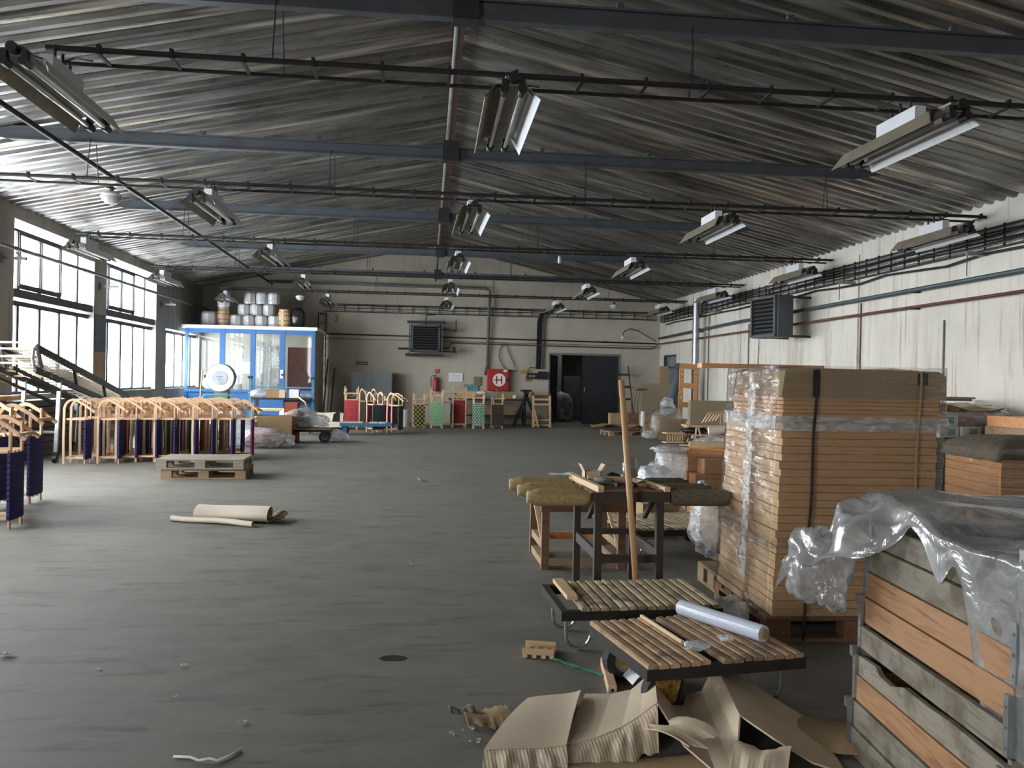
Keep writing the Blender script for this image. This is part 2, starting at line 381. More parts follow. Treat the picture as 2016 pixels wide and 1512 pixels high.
def wall_mat(name, c1, c2, stain, samt, vs=1.0):
    m, t, p = nt(name); v = coords(t)
    n = noise_n(t, v, .9, 6, .6); co = ramp(t, n, [(.3, c2), (.62, c1)])
    sv = coords(t, (1.3*vs, 1.3*vs, .12)); ns = noise_n(t, sv, 1.6, 6, .7)
    f = N(t, 'ShaderNodeMapRange'); f.inputs[1].default_value = .52; f.inputs[2].default_value = .68; f.inputs[3].default_value = 0; f.inputs[4].default_value = samt
    t.links.new(ns, f.inputs[0]); co = mixc(t, f.outputs[0], co, stain)
    # fine brown runs down the wall
    n4 = noise_n(t, coords(t, (4.5, 4.5, .16)), 2.0, 4, .6); f4 = N(t, 'ShaderNodeMapRange'); f4.inputs[1].default_value = .60; f4.inputs[2].default_value = .70; f4.inputs[4].default_value = samt
    t.links.new(n4, f4.inputs[0]); co = mixc(t, f4.outputs[0], co, tuple(x*.6 for x in stain))
    t.links.new(co, p.inputs['Base Color']); p.inputs['Roughness'].default_value = .85; bump(t, p, n, .15, .02)
    return m
M['wall_right'] = wall_mat('stained_white_plaster', (.66, .63, .565), (.55, .52, .46), (.34, .26, .20), .6)
M['wall_far'] = wall_mat('aged_cream_plaster', (.46, .425, .35), (.385, .355, .29), (.28, .24, .19), .35, .6)
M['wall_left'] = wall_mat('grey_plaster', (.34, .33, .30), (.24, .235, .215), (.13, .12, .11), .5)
# left wall with its window openings
wl = MB(); x0, x1 = XL-.25, XL
edges = sorted(BAYS)+[(24.9, 28.7)]
prev = YN-.2
for k, (a, b) in enumerate(edges):
    top = 4.16 if k < len(BAYS) else 2.78
    wl.bb(x0, x1, prev, a, 0, 4.5)
    wl.bb(x0, x1, a, b, 0, 1.08); wl.bb(x0, x1, a, b, top, 4.5)
    prev = b
wl.bb(x0, x1, prev, YF+.2, 0, 4.5)
struct(wl.build('wall_left', M['wall_left']))
wr = MB()
wr.bb(XR, XR+.25, YN-.2, 27.1, 0, 4.32); wr.bb(XR, XR+.25, 28.5, YF+.2, 0, 4.32)
wr.bb(XR, XR+.25, 27.1, 28.5, 2.45, 4.32)
struct(wr.build('wall_right', M['wall_right']))
DX0, DX1, DZ = 4.63, 7.04, 2.42
wf = MB(); e = .12
xr = xridge(YF)
wf.prism([(XL-.25, 0), (DX0, 0), (DX0, zroof(DX0, YF)+e), (xr, ZR+e), (XL-.25, ZE_L+e-.05)], 'y', YF, YF+.2)
wf.prism([(DX0, DZ), (DX1, DZ), (DX1, zroof(DX1, YF)+e), (DX0, zroof(DX0, YF)+e)], 'y', YF, YF+.2)
wf.prism([(DX1, 0), (XR+.25, 0), (XR+.25, ZE_R+e-.05), (DX1, zroof(DX1, YF)+e)], 'y', YF, YF+.2)
struct(wf.build('wall_far', M['wall_far']))
wn_ = MB(); wn_.prism([(XL-.25, 0), (XR+.25, 0), (XR+.25, 4.3), (xridge(YN), 6.1), (XL-.25, 4.4)], 'y', YN-.2, YN)
struct(wn_.build('wall_near', M['wall_left']))
# store room behind the door
sr = MB(); sr.bb(3.2, 3.4, YF+.2, YF+6, 0, 3.2); sr.bb(8.2, 8.4, YF+.2, YF+6, 0, 3.2); sr.bb(3.2, 8.4, YF+5.8, YF+6, 0, 3.2); sr.bb(3.2, 8.4, YF+.2, YF+6, 3.2, 3.35)
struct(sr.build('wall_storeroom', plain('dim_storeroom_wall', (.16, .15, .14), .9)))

# ceiling: corrugated sheet with a stained galvanised finish and painted-in highlight streaks
m, t, p = nt('stained_roof_sheet_with_highlights'); v = coords(t)
n = noise_n(t, coords(t, (.35, 2.6, .35)), 1.0, 6, .62, .3); n2 = noise_n(t, coords(t, (.22, 7.3, .3)), 1.0, 3, .6)
n3 = noise_n(t, coords(t, (.8, 6, 1)), 1.3, 5, .65)
co = ramp(t, n, [(.30, (.09, .088, .082)), (.48, (.22, .215, .20)), (.60, (.34, .335, .32)), (.8, (.46, .45, .43))])
f = N(t, 'ShaderNodeMapRange'); f.inputs[1].default_value = .56; f.inputs[2].default_value = .68; f.inputs[4].default_value = .75; t.links.new(n2, f.inputs[0])
co = mixc(t, f.outputs[0], co, (.82, .77, .66))  # pale streaks in the colour stand for highlights along the ribs
t.links.new(co, p.inputs['Base Color']); p.inputs['Metallic'].default_value = .88
rr = N(t, 'ShaderNodeMapRange'); rr.inputs[1].default_value = .3; rr.inputs[2].default_value = .7; rr.inputs[3].default_value = .48; rr.inputs[4].default_value = .2
t.links.new(n3, rr.inputs[0]); t.links.new(rr.outputs[0], p.inputs['Roughness'])
M['roof'] = m
cl = MB(); per = .25; prof = [(0, 0), (.08, 0), (.115, .045), (.215, .045)]
ys = []; y = YN-.2
while y < YF+.05:
    ys += [(y+a, h) for a, h in prof]; y += per
for side in (0, 1):
    vs = []
    for (yy, h) in ys:
        xr = xridge(yy)
        if side == 0: vs += [(XL-.25, yy, ZE_L-.04+h), (xr, yy, ZR+h)]
        else: vs += [(xr, yy, ZR+h), (XR+.2, yy, ZE_R-.03+h)]
    cl.add(vs, [(2*i, 2*i+1, 2*i+3, 2*i+2) for i in range(len(ys)-1)])
struct(cl.build('ceiling', M['roof'], solid=.012, off=1))

# ridge purlin and long pipes
def long(name, x0, z0, x1, z1, y0, y1, r, mat, label, cat):
    return tag(MB().tube((x0, y0, z0), (x1, y1, z1), r, 10).build(name, mat, smooth=True), label, cat)
rp = MB(); a, b = YN, YF
rp.sweep([(xridge(a), a, 5.90), (xridge(b), b, 5.90)], [(-.05, -.05), (.05, -.05), (.05, -.035), (.006, -.035), (.006, .05), (-.006, .05), (-.006, -.035), (-.05, -.035)])
tag(rp.build('ridge_purlin', plain('red_primer_steel', (.055, .018, .014), .7, .1, .5, 2)), 'red primed steel purlin along the roof ridge', 'purlin')
long('ridge_pipe', .22, 4.90, .66, 4.80, -1, 28.8, .035, M['pipe_grey'], 'grey pipe running lengthwise under the ridge through the beam joints', 'pipe')
long('brace_rod', -4.66, 4.50, -4.66, 4.50, -2, 28.6, .035, M['dark_steel'], 'long dark rod running lengthwise under the left roof slope', 'rod')

# tie beams
ROWS = [7.3, 12.0, 16.7, 21.4, 26.1]
ORD = ['nearest', 'second nearest', 'middle', 'second farthest', 'farthest']
for k, y in enumerate(ROWS):
    zb = 4.65; xr = xridge(y)
    xl = xr-(ZR-zb-.06)*(xr-XL)/(ZR-ZE_L); xx = xr+(ZR-zb-.06)*(XR-xr)/(ZR-ZE_R)
    t_ = thing('tie_beam', 'painted grey steel tie beam across the hall under the roof, %s of five' % ORD[k], 'beam', (0, y, 0), group='tie beams under the roof')
    b = MB(); pr = [(-.05, -.09), (.05, -.09), (.05, -.07), (.008, -.07), (.008, .07), (.05, .07), (.05, .09), (-.05, .09), (-.05, .07), (-.008, .07), (-.008, -.07), (-.05, -.07)]
    b.sweep([(xl, 0, zb), (xx, 0, zb)], pr)
    b.prism([(xl, zb-.09), (xl-.45, zb+.0), (xl-.45, zb+.02), (xl, zb+.09)], 'y', -.008, .008); b.prism([(xx, zb-.09), (xx+.45, zb+.0), (xx+.45, zb+.02), (xx, zb+.09)], 'y', -.008, .008)
    b.build('beam', M['blue_grey'], t_)
    x = xl+.9
    while x < xx: MB().bb(x-.03, x+.03, -.02, .02, zb+.09, zb+.15).build('cleat', M['blue_grey'], t_); x += 1.55
    j = MB(); jx = .22+.015*y+.05
    j.bb(jx-.11, jx+.11, -.09, .09, zb-.11, zb+.17); j.lathe([(0, -.11), (.06, -.11), (.06, -.09), (0, -.09)], (jx, 0, zb), 12, Matrix.Rotation(PI/2, 3, 'X'))
    j.build('joint_box', M['dark_steel'], t_)

# ---------------------------------------------------------------- lamp rails with hangers
ZB = 4.05
RX0 = [-2.95, -6.6, -6.25, -6.3, -5.75]
RX1 = [8.44]*5
for k, y in enumerate(ROWS):
    t_ = thing('lamp_rail', 'dark ladder-like steel rail carrying a row of lamps, %s of five' % ORD[k], 'rail', (0, y, 0), group='lamp rails across the hall')
    MB().tube((RX0[k], -.13, ZB+.02), (RX1[k], -.13, ZB+.02), .024, 8).build('rail_tube', M['rust_dark'], t_)
    MB().tube((RX0[k], .15, ZB), (RX1[k], .15, ZB), .017, 8).build('rail_tube', M['rust_dark'], t_)
    x = RX0[k]+.4
    b = MB(); b.bar((0, -.15, ZB-.005), (0, .17, ZB-.005), .03, .012); b.bb(-.014, .014, -.155, -.105, ZB-.01, ZB+.065)
    r0 = b.build('rung', M['rust_dark'], t_); r0.location = (x, 0, 0); x += .56
    while x < RX1[k]: cpart(r0, (x, 0, 0)); x += .56
    for hx in (-4.35, -1.2, 2.35, 5.95):
        if hx < RX0[k]: continue
        zt = min(4.62, zroof(hx, y)-.03)
        MB().tube((hx, -.13, ZB+.02), (hx+.01, -.04, zt), .006, 5).build('hanger_rod', M['rust_dark'], t_)
        MB().tube((hx+.055, .15, ZB), (hx+.05, .04, zt), .006, 5).build('hanger_rod', M['rust_dark'], t_)

# ---------------------------------------------------------------- twin tube lamps
def lamp_proto():
    t_ = thing('tube_lamp', 'x', 'lamp')
    b = MB(); b.prism([(-.055, -.02), (-.035, -.09), (.035, -.09), (.055, -.02)], 'y', -.76, .76)
    b.build('lamp_body', M['lamp_out'], t_)
    hb = MB(); hb.prism([(-.045, -.02), (-.045, .10), (.045, .10), (.045, -.02)], 'y', -.28, .30); hb.prism([(-.3+.02, -.02), (-.24, .06), (.24, .06), (.28, -.02)], 'x', -.02, .02)
    hb.build('ballast_box', M['white_metal'], t_)
    for s in (-1, 1):
        r = MB(); pts = [(s*.05, -.025), (s*.115, -.04), (s*.195, -.165), (s*.19, -.17), (s*.11, -.05), (s*.05, -.035)]
        vs = []; 
        for yy, q in ((-.68, .10), (-.62, .0), (.62, .0), (.74, .0)):
            for (a, b_) in pts: vs.append((a, yy+(q if abs(a) < .12 else -.06 if yy < 0 else .06), b_))
        n = len(pts); fs = [tuple(range(n)), tuple(range(3*n, 4*n))[::-1]]+[(i*n+j, i*n+(j+1) % n, (i+1)*n+(j+1) % n, (i+1)*n+j) for i in range(3) for j in range(n)]
        r.add(vs, fs); r.mi = 0
        r.build('reflector', [M['lamp_out'] if s < 0 else M['white_metal']], t_)
        MB().tube((s*.062, -.72, -.125), (s*.062, .72, -.125), .017, 10).build('tube', M['tube'], t_, smooth=True)
        for yy in (-.76, .76):
            e = MB(); e.tube((s*.062, yy-.05, -.125), (s*.062, yy+.05, -.125), .03, 12)
            e.bb(s*.062-.018, s*.062+.018, yy-.03, yy+.03, -.12, -.05)
            e.build('tube_socket', M['black'], t_)
    MB().tube((0, -.83, -.045), (0, -.74, -.045), .035, 12).build('end_cap', M['black'], t_)
    MB().tube((0, .74, -.045), (0, .80, -.045), .035, 12).build('end_cap', M['black'], t_)
    c_ = MB(); c_.path([(.03, .03, .10), (.0, .02, .15), (.10, -.02, .17), (.25, -.12, .12)], .008, 5); c_.tube((0, 0, .05), (0, .01, .20), .012, 8)
    for yy in (-.13, .15): MB().bar((0, yy, -.03), (0, yy, .215 if yy < 0 else .20), .03, .012).build('hook', M['dark_steel'], t_)
    c_.build('cable_gland', M['dark_steel'], t_)
    for ch in t_.children: ch.scale = (1.12, 1.06, 1.12)
    return t_
lp = lamp_proto(); first = True
LX = {0: [-2.88, .73, 4.34], 1: [-2.75, .74, 4.25, 7.7], 2: [-6.05, -2.72, .80, 4.25, 7.7], 3: [-6.0, -2.72, .85, 4.3, 7.65], 4: [-5.55, -2.6, .93, 4.3, 7.6]}
PN = {3: ['left', 'centre', 'right'], 4: ['left', 'centre', 'right', 'far right'], 5: ['far left', 'left', 'centre', 'right', 'far right']}
for k, xs in LX.items():
    for i, x in enumerate(xs):
        lab = 'unlit twin-tube lamp with white and grey reflectors, %s one on the %s rail' % (PN[len(xs)][i], ORD[k])
        loc = (x, ROWS[k]+.0, ZB-.20)
        q = R.uniform(-.03, .03)
        if first: lp.location = loc; lp['label'] = lab; lp['group'] = 'twin-tube lamps'; first = False
        else: o = dup(lp, loc, q, lab, 'twin-tube lamps')
# globe lamps and sensor
def globe(x, y, z, lab):
    t_ = thing('bulkhead_lamp', lab, 'lamp', (x, y, z))
    MB().lathe([(0, .07), (.07, .07), (.13, .03), (.145, 0), (.0, 0)], n=20).build('lamp_housing', M['white_metal'], t_, smooth=True)
    MB().lathe([(.135, 0.005), (.12, -.05), (.07, -.09), (0, -.1)], n=20).build('glass_bowl', M['tube'], t_, smooth=True)
    MB().bar((.0, -.2, .09), (.0, .12, .14), .02, .02).build('bracket', M['dark_steel'], t_); MB().bar((.0, 0, .06), (.0, 0, .14), .04, .04).build('bracket', M['dark_steel'], t_)
globe(-4.15, 12.22, 3.90, 'round milky bulkhead lamp fixed under the second nearest rail')
globe(-3.45, 26.3, 3.88, 'small round bulkhead lamp under the farthest rail at left')
globe(6.2, 26.3, 3.88, 'small round bulkhead lamp under the farthest rail at right')
tag(MB().lathe([(0, 0), (.035, 0), (.035, .12), (.02, .15), (0, .15)], (2.85, 16.9, 3.86), 12).build('sensor', M['white_metal'], smooth=True), 'small white cylindrical sensor hanging under the middle rail', 'sensor')

# ---------------------------------------------------------------- windows on the left
wi = 0
for k, (a, b) in enumerate(edges):
    if b < 6: continue
    wi += 1
    full = k < len(BAYS); wd = b-a
    fr = bpy.data.objects.new('window_%d' % wi, None); C.objects.link(fr); fr['kind'] = 'structure'; fr.location = (XL-.14, a, 0)
    f = MB(); ms = [.12*wd, .36*wd, .60*wd, .84*wd]
    for mm_ in ms:
        f.bb(-.02, .02, mm_-.05, mm_+.05, 1.08, 2.72)
        f.tube((.03, mm_-.015, 1.2), (.03, mm_-.015, 2.7), .008, 5)
    f.bb(-.03, .03, 0, wd, 2.66, 2.75); f.bb(-.03, .03, 0, wd, 1.08, 1.13)
    f.bb(-.03, .03, 0, .02, 1.08, 2.78)
    if full:
        f.bb(-.10, .10, 0, wd, 2.80, 2.95)
        for mm_ in ms: f.bb(-.02, .02, mm_-.042, mm_+.042, 2.95, 4.02)
        f.bb(-.03, .03, 0, wd, 3.98, 4.03)
    f.build('window_frame', M['window_paint'], fr)
    if full:
        s_ = MB(); y0, y1, z0, z1 = ms[0], ms[2], 3.02, 3.98
        for (p0, p1) in (((.02, y0, z0), (.02, y1, z0)), ((.02, y0, z1), (.02, y1, z1))): s_.bar(p0, p1, .05, .09)
        for yy in (y0, (y0+y1)/2, y1): s_.bar((.02, yy, z0), (.02, yy, z1), .05, .055)
        s_.build('window_sash', M['window_paint'], fr)
    g = MB(); g.add([(-.01, 0, 1.1), (-.01, wd, 1.1), (-.01, wd, 2.75), (-.01, 0, 2.75)], [(0, 1, 2, 3)])
    if full: g.add([(-.01, 0, 2.95), (-.01, wd, 2.95), (-.01, wd, 4.14), (-.01, 0, 4.14)], [(0, 1, 2, 3)])
    g.build('pane', M['glass'], fr)
# transom window and door at the far right corner
fr = bpy.data.objects.new('window_%d' % (wi+1), None); C.objects.link(fr); fr['kind'] = 'structure'
f = MB(); f.bb(8.5, 8.7, 27.1, 28.5, 2.40, 2.45); f.bb(8.5, 8.7, 27.1, 28.5, 2.0, 2.05); f.bb(8.5, 8.7, 27.1, 27.15, 2.0, 2.45); f.bb(8.5, 8.7, 28.45, 28.5, 2.0, 2.45)
f.build('window_frame', M['window_paint'], fr); MB().bb(8.6, 8.62, 27.15, 28.45, 2.05, 2.40).build('pane', plain('dusty_pane', (.20, .22, .22), .2), fr)
d = MB().bb(8.56, 8.62, 27.12, 28.48, 0, 2.0).build('door_2', M['cab_grey']); struct(d)
h = MB(); h.bb(8.50, 8.57, 27.95, 28.0, .95, 1.1); h.tube((8.50, 27.98, 1.05), (8.50, 28.1, 1.05), .012); h.build('door_handle', M['galv'], d)
struct(MB().bb(8.75, 8.8, 26.9, 28.7, 0, 2.6).build('trim_1', M['wall_left']))
# big double door
for nm, hx, wdt, ang in (('door_1', DX0, 1.17, math.radians(68)), ('door_3', DX1, -1.27, 0)):
    d = bpy.data.objects.new(nm, None); C.objects.link(d); d['kind'] = 'structure'; d.location = (hx, YF+.03, 0); d.rotation_euler = (0, 0, ang)
    b = MB(); x0, x1 = sorted((0, wdt)); b.bb(x0, x1, 0, .05, .03, DZ-.02)
    b.build('door_leaf', M['door_blue'], d)
    r = MB()
    for z in (.06, .95, DZ-.05): r.bb(x0+.01, x1-.01, -.015, 0, z-.03, z+.03)
    r.bb(x0, x0+.04, -.018, 0, .03, DZ-.02); r.bb(x1-.04, x1, -.018, 0, .03, DZ-.02)
    r.build('door_rib', M['door_blue'], d)
    k = MB(); hxx = wdt-.08*(1 if wdt > 0 else -1)
    k.bb(hxx-.02, hxx+.02, -.025, -.015, 1.15, 1.3); k.tube((hxx, -.05, 1.25), (hxx, -.02, 1.25), .02); k.build('door_handle', M['galv'], d)
tr = MB(); tr.bb(DX0-.05, DX1+.05, YF-.02, YF+.22, DZ-.02, DZ+.05); tr.bb(DX0-.05, DX0, YF-.02, YF+.22, 0, DZ); tr.bb(DX1, DX1+.05, YF-.02, YF+.22, 0, DZ)
struct(tr.build('trim_2', M['cab_grey']))
struct(MB().bb(DX0, DX1, YF, YF+.25, 0, .02).build('trim_3', M['galv']))
# posters on the window pier
for nm, z0, z1, y0, y1, c, lab in (('wall_panel', 1.95, 2.78, 19.56, 20.2, (.12, .14, .16), 'grey-blue panel on the pier between the windows'), ('notice_board', .9, 1.93, 19.55, 20.2, (.36, .22, .13), 'tan paper sheet on the window pier below the grey panel')):
    tag(MB().bb(XL+.001, XL+.012, y0, y1, z0, z1).build(nm, plain(nm+'_paint', c, .8, 0, .3, 3)), lab, 'panel')
pb = thing('wall_pipe', 'grey heating pipe on brackets along the window wall', 'pipe', (0, 0, 0))
MB().tube((-6.72, -2, 3.5), (-6.72, 28.9, 3.62), .035, 10).build('pipe', M['pipe_grey'], pb, smooth=True)
for yy in (5.6, 10.4, 15.3, 19.8, 24.4):
    b = MB(); b.bar((XL, yy, 3.40), (-6.55, yy, 3.40), .05, .05); b.bar((XL+.01, yy, 3.32), (XL+.01, yy, 3.48), .08, .02); b.tube((-6.6, yy, 3.40), (-6.72, yy, 3.5), .012); b.build('bracket', M['pipe_grey'], pb)
# long sill board clutter line
# ================================================================ WALL FIXTURES
def sub(name, mb, mat, par, **k): return mb.build(name, mat, par, **k)
# cable ladders on the far and right walls
def cable_tray(name, label, p, q, z0, z1, nrm, step, ncab):
    p = Vector(p); q = Vector(q); nrm = Vector(nrm)
    t_ = thing(name, label, 'cable tray')
    for z in (z0, z1): MB().bar(p+Vector((0, 0, z))+nrm*.05, q+Vector((0, 0, z))+nrm*.05, .02, .03).build('side_rail', M['dark_steel'], t_)
    d = (q-p); L = d.length; d.normalize()
    r0 = None; x = .2
    while x < L:
        if r0 is None:
            r0 = MB().bar(Vector((0, 0, z0))+nrm*.065, Vector((0, 0, z1+.03))+nrm*.065, .03, .02, up=d).build('rung', M['dark_steel'], t_); r0.location = p+d*x
        else: cpart(r0, p+d*x)
        x += step
    for i in range(ncab):
        z = z0+.04+(z1-z0-.08)*i/max(1, ncab-1); pts = []
        for j in range(25):
            u = j/24; pts.append(p+(q-p)*u+Vector((0, 0, z+.012*math.sin(j*1.7+i*2)))+nrm*(.075+.01*(i % 2)))
        MB().path(pts, .008+.004*(i % 3), 5).build('cable', M['black'] if i % 3 else M['pipe_grey'], t_)
    return t_
cable_tray('cable_tray', 'long cable ladder along the right wall below the eave, full of cables', (XR-.01, 2, 0), (XR-.01, 28.7, 0), 3.58, 3.88, (-1, 0, 0), .42, 7)
cable_tray('cable_tray', 'cable ladder running level across the far wall', (-3.0, YF-.01, 0), (8.35, YF-.01, 0), 3.68, 3.93, (0, -1, 0), .45, 3)
t_ = cable_tray('cable_tray', 'short upright cable ladder on the far wall beside the booth roof', (-3.15, YF-.01, 0), (-3.0, YF-.01, 0), 3.6, 3.61, (0, -1, 0), 5, 0)
for x in (-3.2, -2.95): MB().bar((x, YF-.05, 1.2), (x, YF-.05, 3.66), .02, .03).build('side_rail', M['dark_steel'], t_)
for i in range(9): MB().bar((-3.2, YF-.06, 1.4+i*.27), (-2.95, YF-.06, 1.4+i*.27), .02, .02).build('rung', M['dark_steel'], t_)
pts = [(XR-.07, 2+i*.9, 3.50+.025*math.sin(i*1.9)-.03*(i % 3 == 0)) for i in range(30)]
tag(MB().path(pts, .02, 6).build('hanging_cable', M['black'], smooth=True), 'thick black cable sagging just under the right wall cable ladder', 'cable')
# pipes
def pipe(name, pts, r, mat, label, brk=()):
    t_ = thing(name, label, 'pipe')
    MB().path(pts, r, 8).build('pipe', mat, t_, smooth=True)
    for (a, b) in brk: MB().bar(a, b, .03, .03).build('bracket', M['dark_steel'], t_)
    return t_
pipe('wall_pipe', [(XR-.16, 2, 3.18), (XR-.16, 21.5, 3.13), (XR-.16, 28.6, 3.03)], .036, M['pipe_blue'], 'blue-grey pipe along the right wall, upper of the two',
     [((XR, y, z), (XR-.18, y, z)) for y, z in ((8, 3.13), (13.6, 3.12), (19, 3.09), (24.5, 3.04))])
pipe('wall_pipe', [(XR-.16, 2, 2.88), (XR-.16, 28.7, 2.84), (XR-.25, 28.85, 2.72), (8.1, 28.9, 2.68), (1.2, 28.9, 2.72), (1.15, 28.9, 2.55), (.5, 28.9, 2.52)], .024, M['pipe_rust'], 'thin rust-red pipe along the right wall and round the corner',
     [((XR, y, 2.84), (XR-.18, y, 2.84)) for y in (8, 13.6, 24.5)])
pipe('wall_pipe', [(-2.95, 28.9, 2.93), (8.35, 28.9, 2.86)], .024, M['rust_dark'], 'thin dark pipe running level across the far wall above the door', [((x, 29, 2.9), (x, 28.88, 2.9)) for x in (-1, 1.8, 4, 6.5)])
pipe('wall_pipe', [(-2.95, 28.97, 2.78), (8.35, 28.97, 2.76)], .008, M['rust_dark'], 'very thin conduit across the far wall between two pipes')
pipe('gas_pipe', [(-4.8, 28.75, 4.60), (2.35, 28.75, 4.58), (2.5, 28.8, 4.5), (2.45, 28.9, 2.0), (2.4, 28.93, 1.66)], .05, M['pipe_grey'], 'thick grey pipe below the gable bending down to the red hose cabinet', [((x, 29, 4.59), (x, 28.75, 4.59)) for x in (-4.5, -2, 1)])
for i, y in enumerate((11.9, 15.75, 19.4, 23.0)):
    t_ = thing('wall_bracket', 'small steel arm with a drop rod on the right wall, %s of four' % ['nearest', 'second nearest', 'third nearest', 'farthest'][i], 'bracket', (XR, y, 3.52), group='steel arms on the right wall')
    MB().bb(-.34, 0, -.02, .02, -.03, .03).build('arm', M['galv'], t_); MB().tube((-.33, 0, -.03), (-.33, 0, -.34), .008, 6).build('drop_rod', M['dark_steel'], t_)
for i, (y, z1) in enumerate(((12.9, 2.6), (15.5, 3.1), (21.0, 3.05), (24.0, 3.5))):
    tag(MB().tube((XR-.02, y, .3), (XR-.02, y, z1), .015, 6).build('wall_conduit', M['pipe_grey']), 'thin upright conduit on the right wall, %s of four' % ['nearest', 'second nearest', 'third nearest', 'farthest'][i], 'conduit', 'upright conduits on the right wall')
# cable bundle to the switch box
t_ = thing('cable_bundle', 'thick upright bundle of dark cables left of the big door', 'cables')
for i in range(5):
    x = 4.18+i*.055
    MB().path([(x+.3*(i > -1)*.0+.25, 28.93, 3.85), (x+.06, 28.92, 3.75), (x, 28.93, 3.5), (x-.02, 28.93, 1.9)], .03 if i < 3 else .02, 6).build('cable', M['black'] if i < 3 else M['pipe_grey'], t_)
t_ = thing('switch_box', 'cluster of black switch and socket boxes ending the cable bundle by the door', 'switch', (4.15, 28.9, 1.68))
MB().bb(-.32, .05, -.08, .1, -.12, .08).build('socket_box', M['dark_steel'], t_); MB().bb(.07, .34, -.12, .1, -.13, .14).build('switch_housing', M['black'], t_)
for x in (-.22, -.1): MB().tube((x, -.10, -.03), (x, -.08, -.03), .05, 14).build('socket', M['galv'], t_)
MB().path([(-.28, -.02, .05), (-.3, -.02, .2), (-.22, -.02, .27), (.1, 0, .25)], .014, 6).build('cable', M['black'], t_)
tag(MB().bb(3.62, 3.98, 28.98, 28.995, 1.72, 1.86).build('warning_sign', M['yellow_sign']), 'small yellow sign beside the switch boxes', 'sign')
tag(MB().bb(3.78, 4.0, 28.98, 28.995, 1.46, 1.66).build('info_plate', M['tan_print']), 'small dull plate under the yellow sign', 'sign')
tag(MB().path([(3.02, 28.93, 2.74), (2.88, 28.93, 2.55), (2.85, 28.93, 2.3), (2.98, 28.93, 2.0), (3.12, 28.93, 1.85), (3.45, 28.93, 1.80), (3.4, 28.93, 2.0), (3.2, 28.93, 2.45), (3.08, 28.93, 2.74)], .013, 5, True).build('drive_belt', M['black']), 'loose black belt loop hung on the pipe above the red hose cabinet', 'belt')
# fire hose cabinet
t_ = thing('hose_cabinet', 'red wall hose cabinet with a white disc and the letter H', 'cabinet', (2.83, 28.98, 1.50))
MB().bb(-.37, .37, -.22, 0, -.37, .37).build('cabinet_body', M['red'], t_, bevel=.01)
d = MB().bb(-.35, .35, -.24, -.221, -.35, .35).build('door', M['red'], t_, bevel=.006)
MB().tube((.03, -.245, 0), (.03, -.242, 0), .22, 32).build('disc', M['white'], d)
h = MB(); h.bb(-.08, -.04, -.25, -.246, -.13, .13); h.bb(.09, .13, -.25, -.246, -.13, .13); h.bb(-.08, .13, -.25, -.246, -.02, .02); h.bb(-.16, -.10, -.25, -.246, -.02, .015); h.build('letter', M['red'], d)
MB().bb(.17, .30, -.25, -.246, .27, .35).build('sticker', M['white'], d); MB().bb(.25, .29, -.27, -.24, -.06, .06).build('handle', M['black'], d)
# other signs
t_ = thing('wall_sign', 'narrow dark red sign with pale lettering above the grey cabinet', 'sign', (-1.75, 28.97, 1.97))
MB().bb(-.19, .19, 0, .015, -.055, .055).build('plate', plain('dark_red_plate', (.16, .035, .03)), t_)
s_ = MB(); scrib(s_, -.15, 0, .3, .03, 3, -.004, .006, 22); s_.build('lettering', M['white'], t_)
t_ = thing('extinguisher_sign', 'small square red sign above the fire extinguisher', 'sign', (.77, 28.97, 1.76))
MB().bb(-.07, .07, 0, .012, -.07, .07).build('plate', M['red'], t_); s_ = MB(); s_.path([(-.03, -.003, -.03), (-.03, -.003, .04), (.02, -.003, .03), (.03, -.003, -.03)], .006, 4); s_.build('symbol', M['white'], t_)
t_ = thing('paper_notice', 'white handwritten paper notice on the far wall right of the extinguisher', 'notice', (1.40, 28.97, 1.57))
MB().bb(-.24, .24, 0, .006, -.15, .14).build('sheet', M['paper'], t_)
s_ = MB(); [scrib(s_, -.18, .06-.07*i, .34, .05, 5+i, -.003, .006, 20) for i in range(3)]; s_.build('handwriting', plain('blue_grey_ink', (.25, .27, .35), .8), t_)
tag(MB().bb(2.02, 2.26, 28.95, 28.97, 1.30, 1.60).build('poster', M['tan_print']), 'brownish printed poster above the two blue posters', 'poster')
tag(MB().bb(1.70, 1.96, 28.95, 28.97, 1.12, 1.33).build('poster', M['teal_print']), 'darker blue poster, left of the pair on the far wall', 'poster')
tag(MB().bb(1.97, 2.17, 28.94, 28.96, 1.12, 1.31).build('poster', M['teal_print']), 'paler blue poster, right of the pair under the brown one', 'poster')
text_mesh('wall_number', '3', .34, plain('faded_grey_paint', (.16, .15, .13), .8), None, (-2.62, 28.985, 3.45), (PI/2, 0, 0), .004)
tag(bpy.data.objects['wall_number'], 'faded number 3 painted on the far wall beside the booth', 'number')
# fire extinguisher
t_ = thing('fire_extinguisher', 'dark red fire extinguisher hanging on the far wall behind the sleds', 'extinguisher', (.72, 28.85, 1.08))
MB().lathe([(0, 0), (.08, 0), (.085, .03), (.085, .38), (.06, .45), (.03, .47), (0, .47)], n=18).build('cylinder', M['red'], t_, smooth=True)
k = MB(); k.bar((-.02, 0, .47), (-.02, 0, .53), .03, .03); k.bar((-.06, -.01, .54), (.06, -.01, .56), .02, .015); k.build('valve', M['black'], t_)
MB().path([(-.02, 0, .52), (-.12, -.02, .52), (-.16, -.03, .4), (-.14, -.03, .15)], .012, 6).build('hose', M['black'], t_)
MB().bb(-.05, .05, .08, .14, .25, .35).build('wall_hook', M['black'], t_)
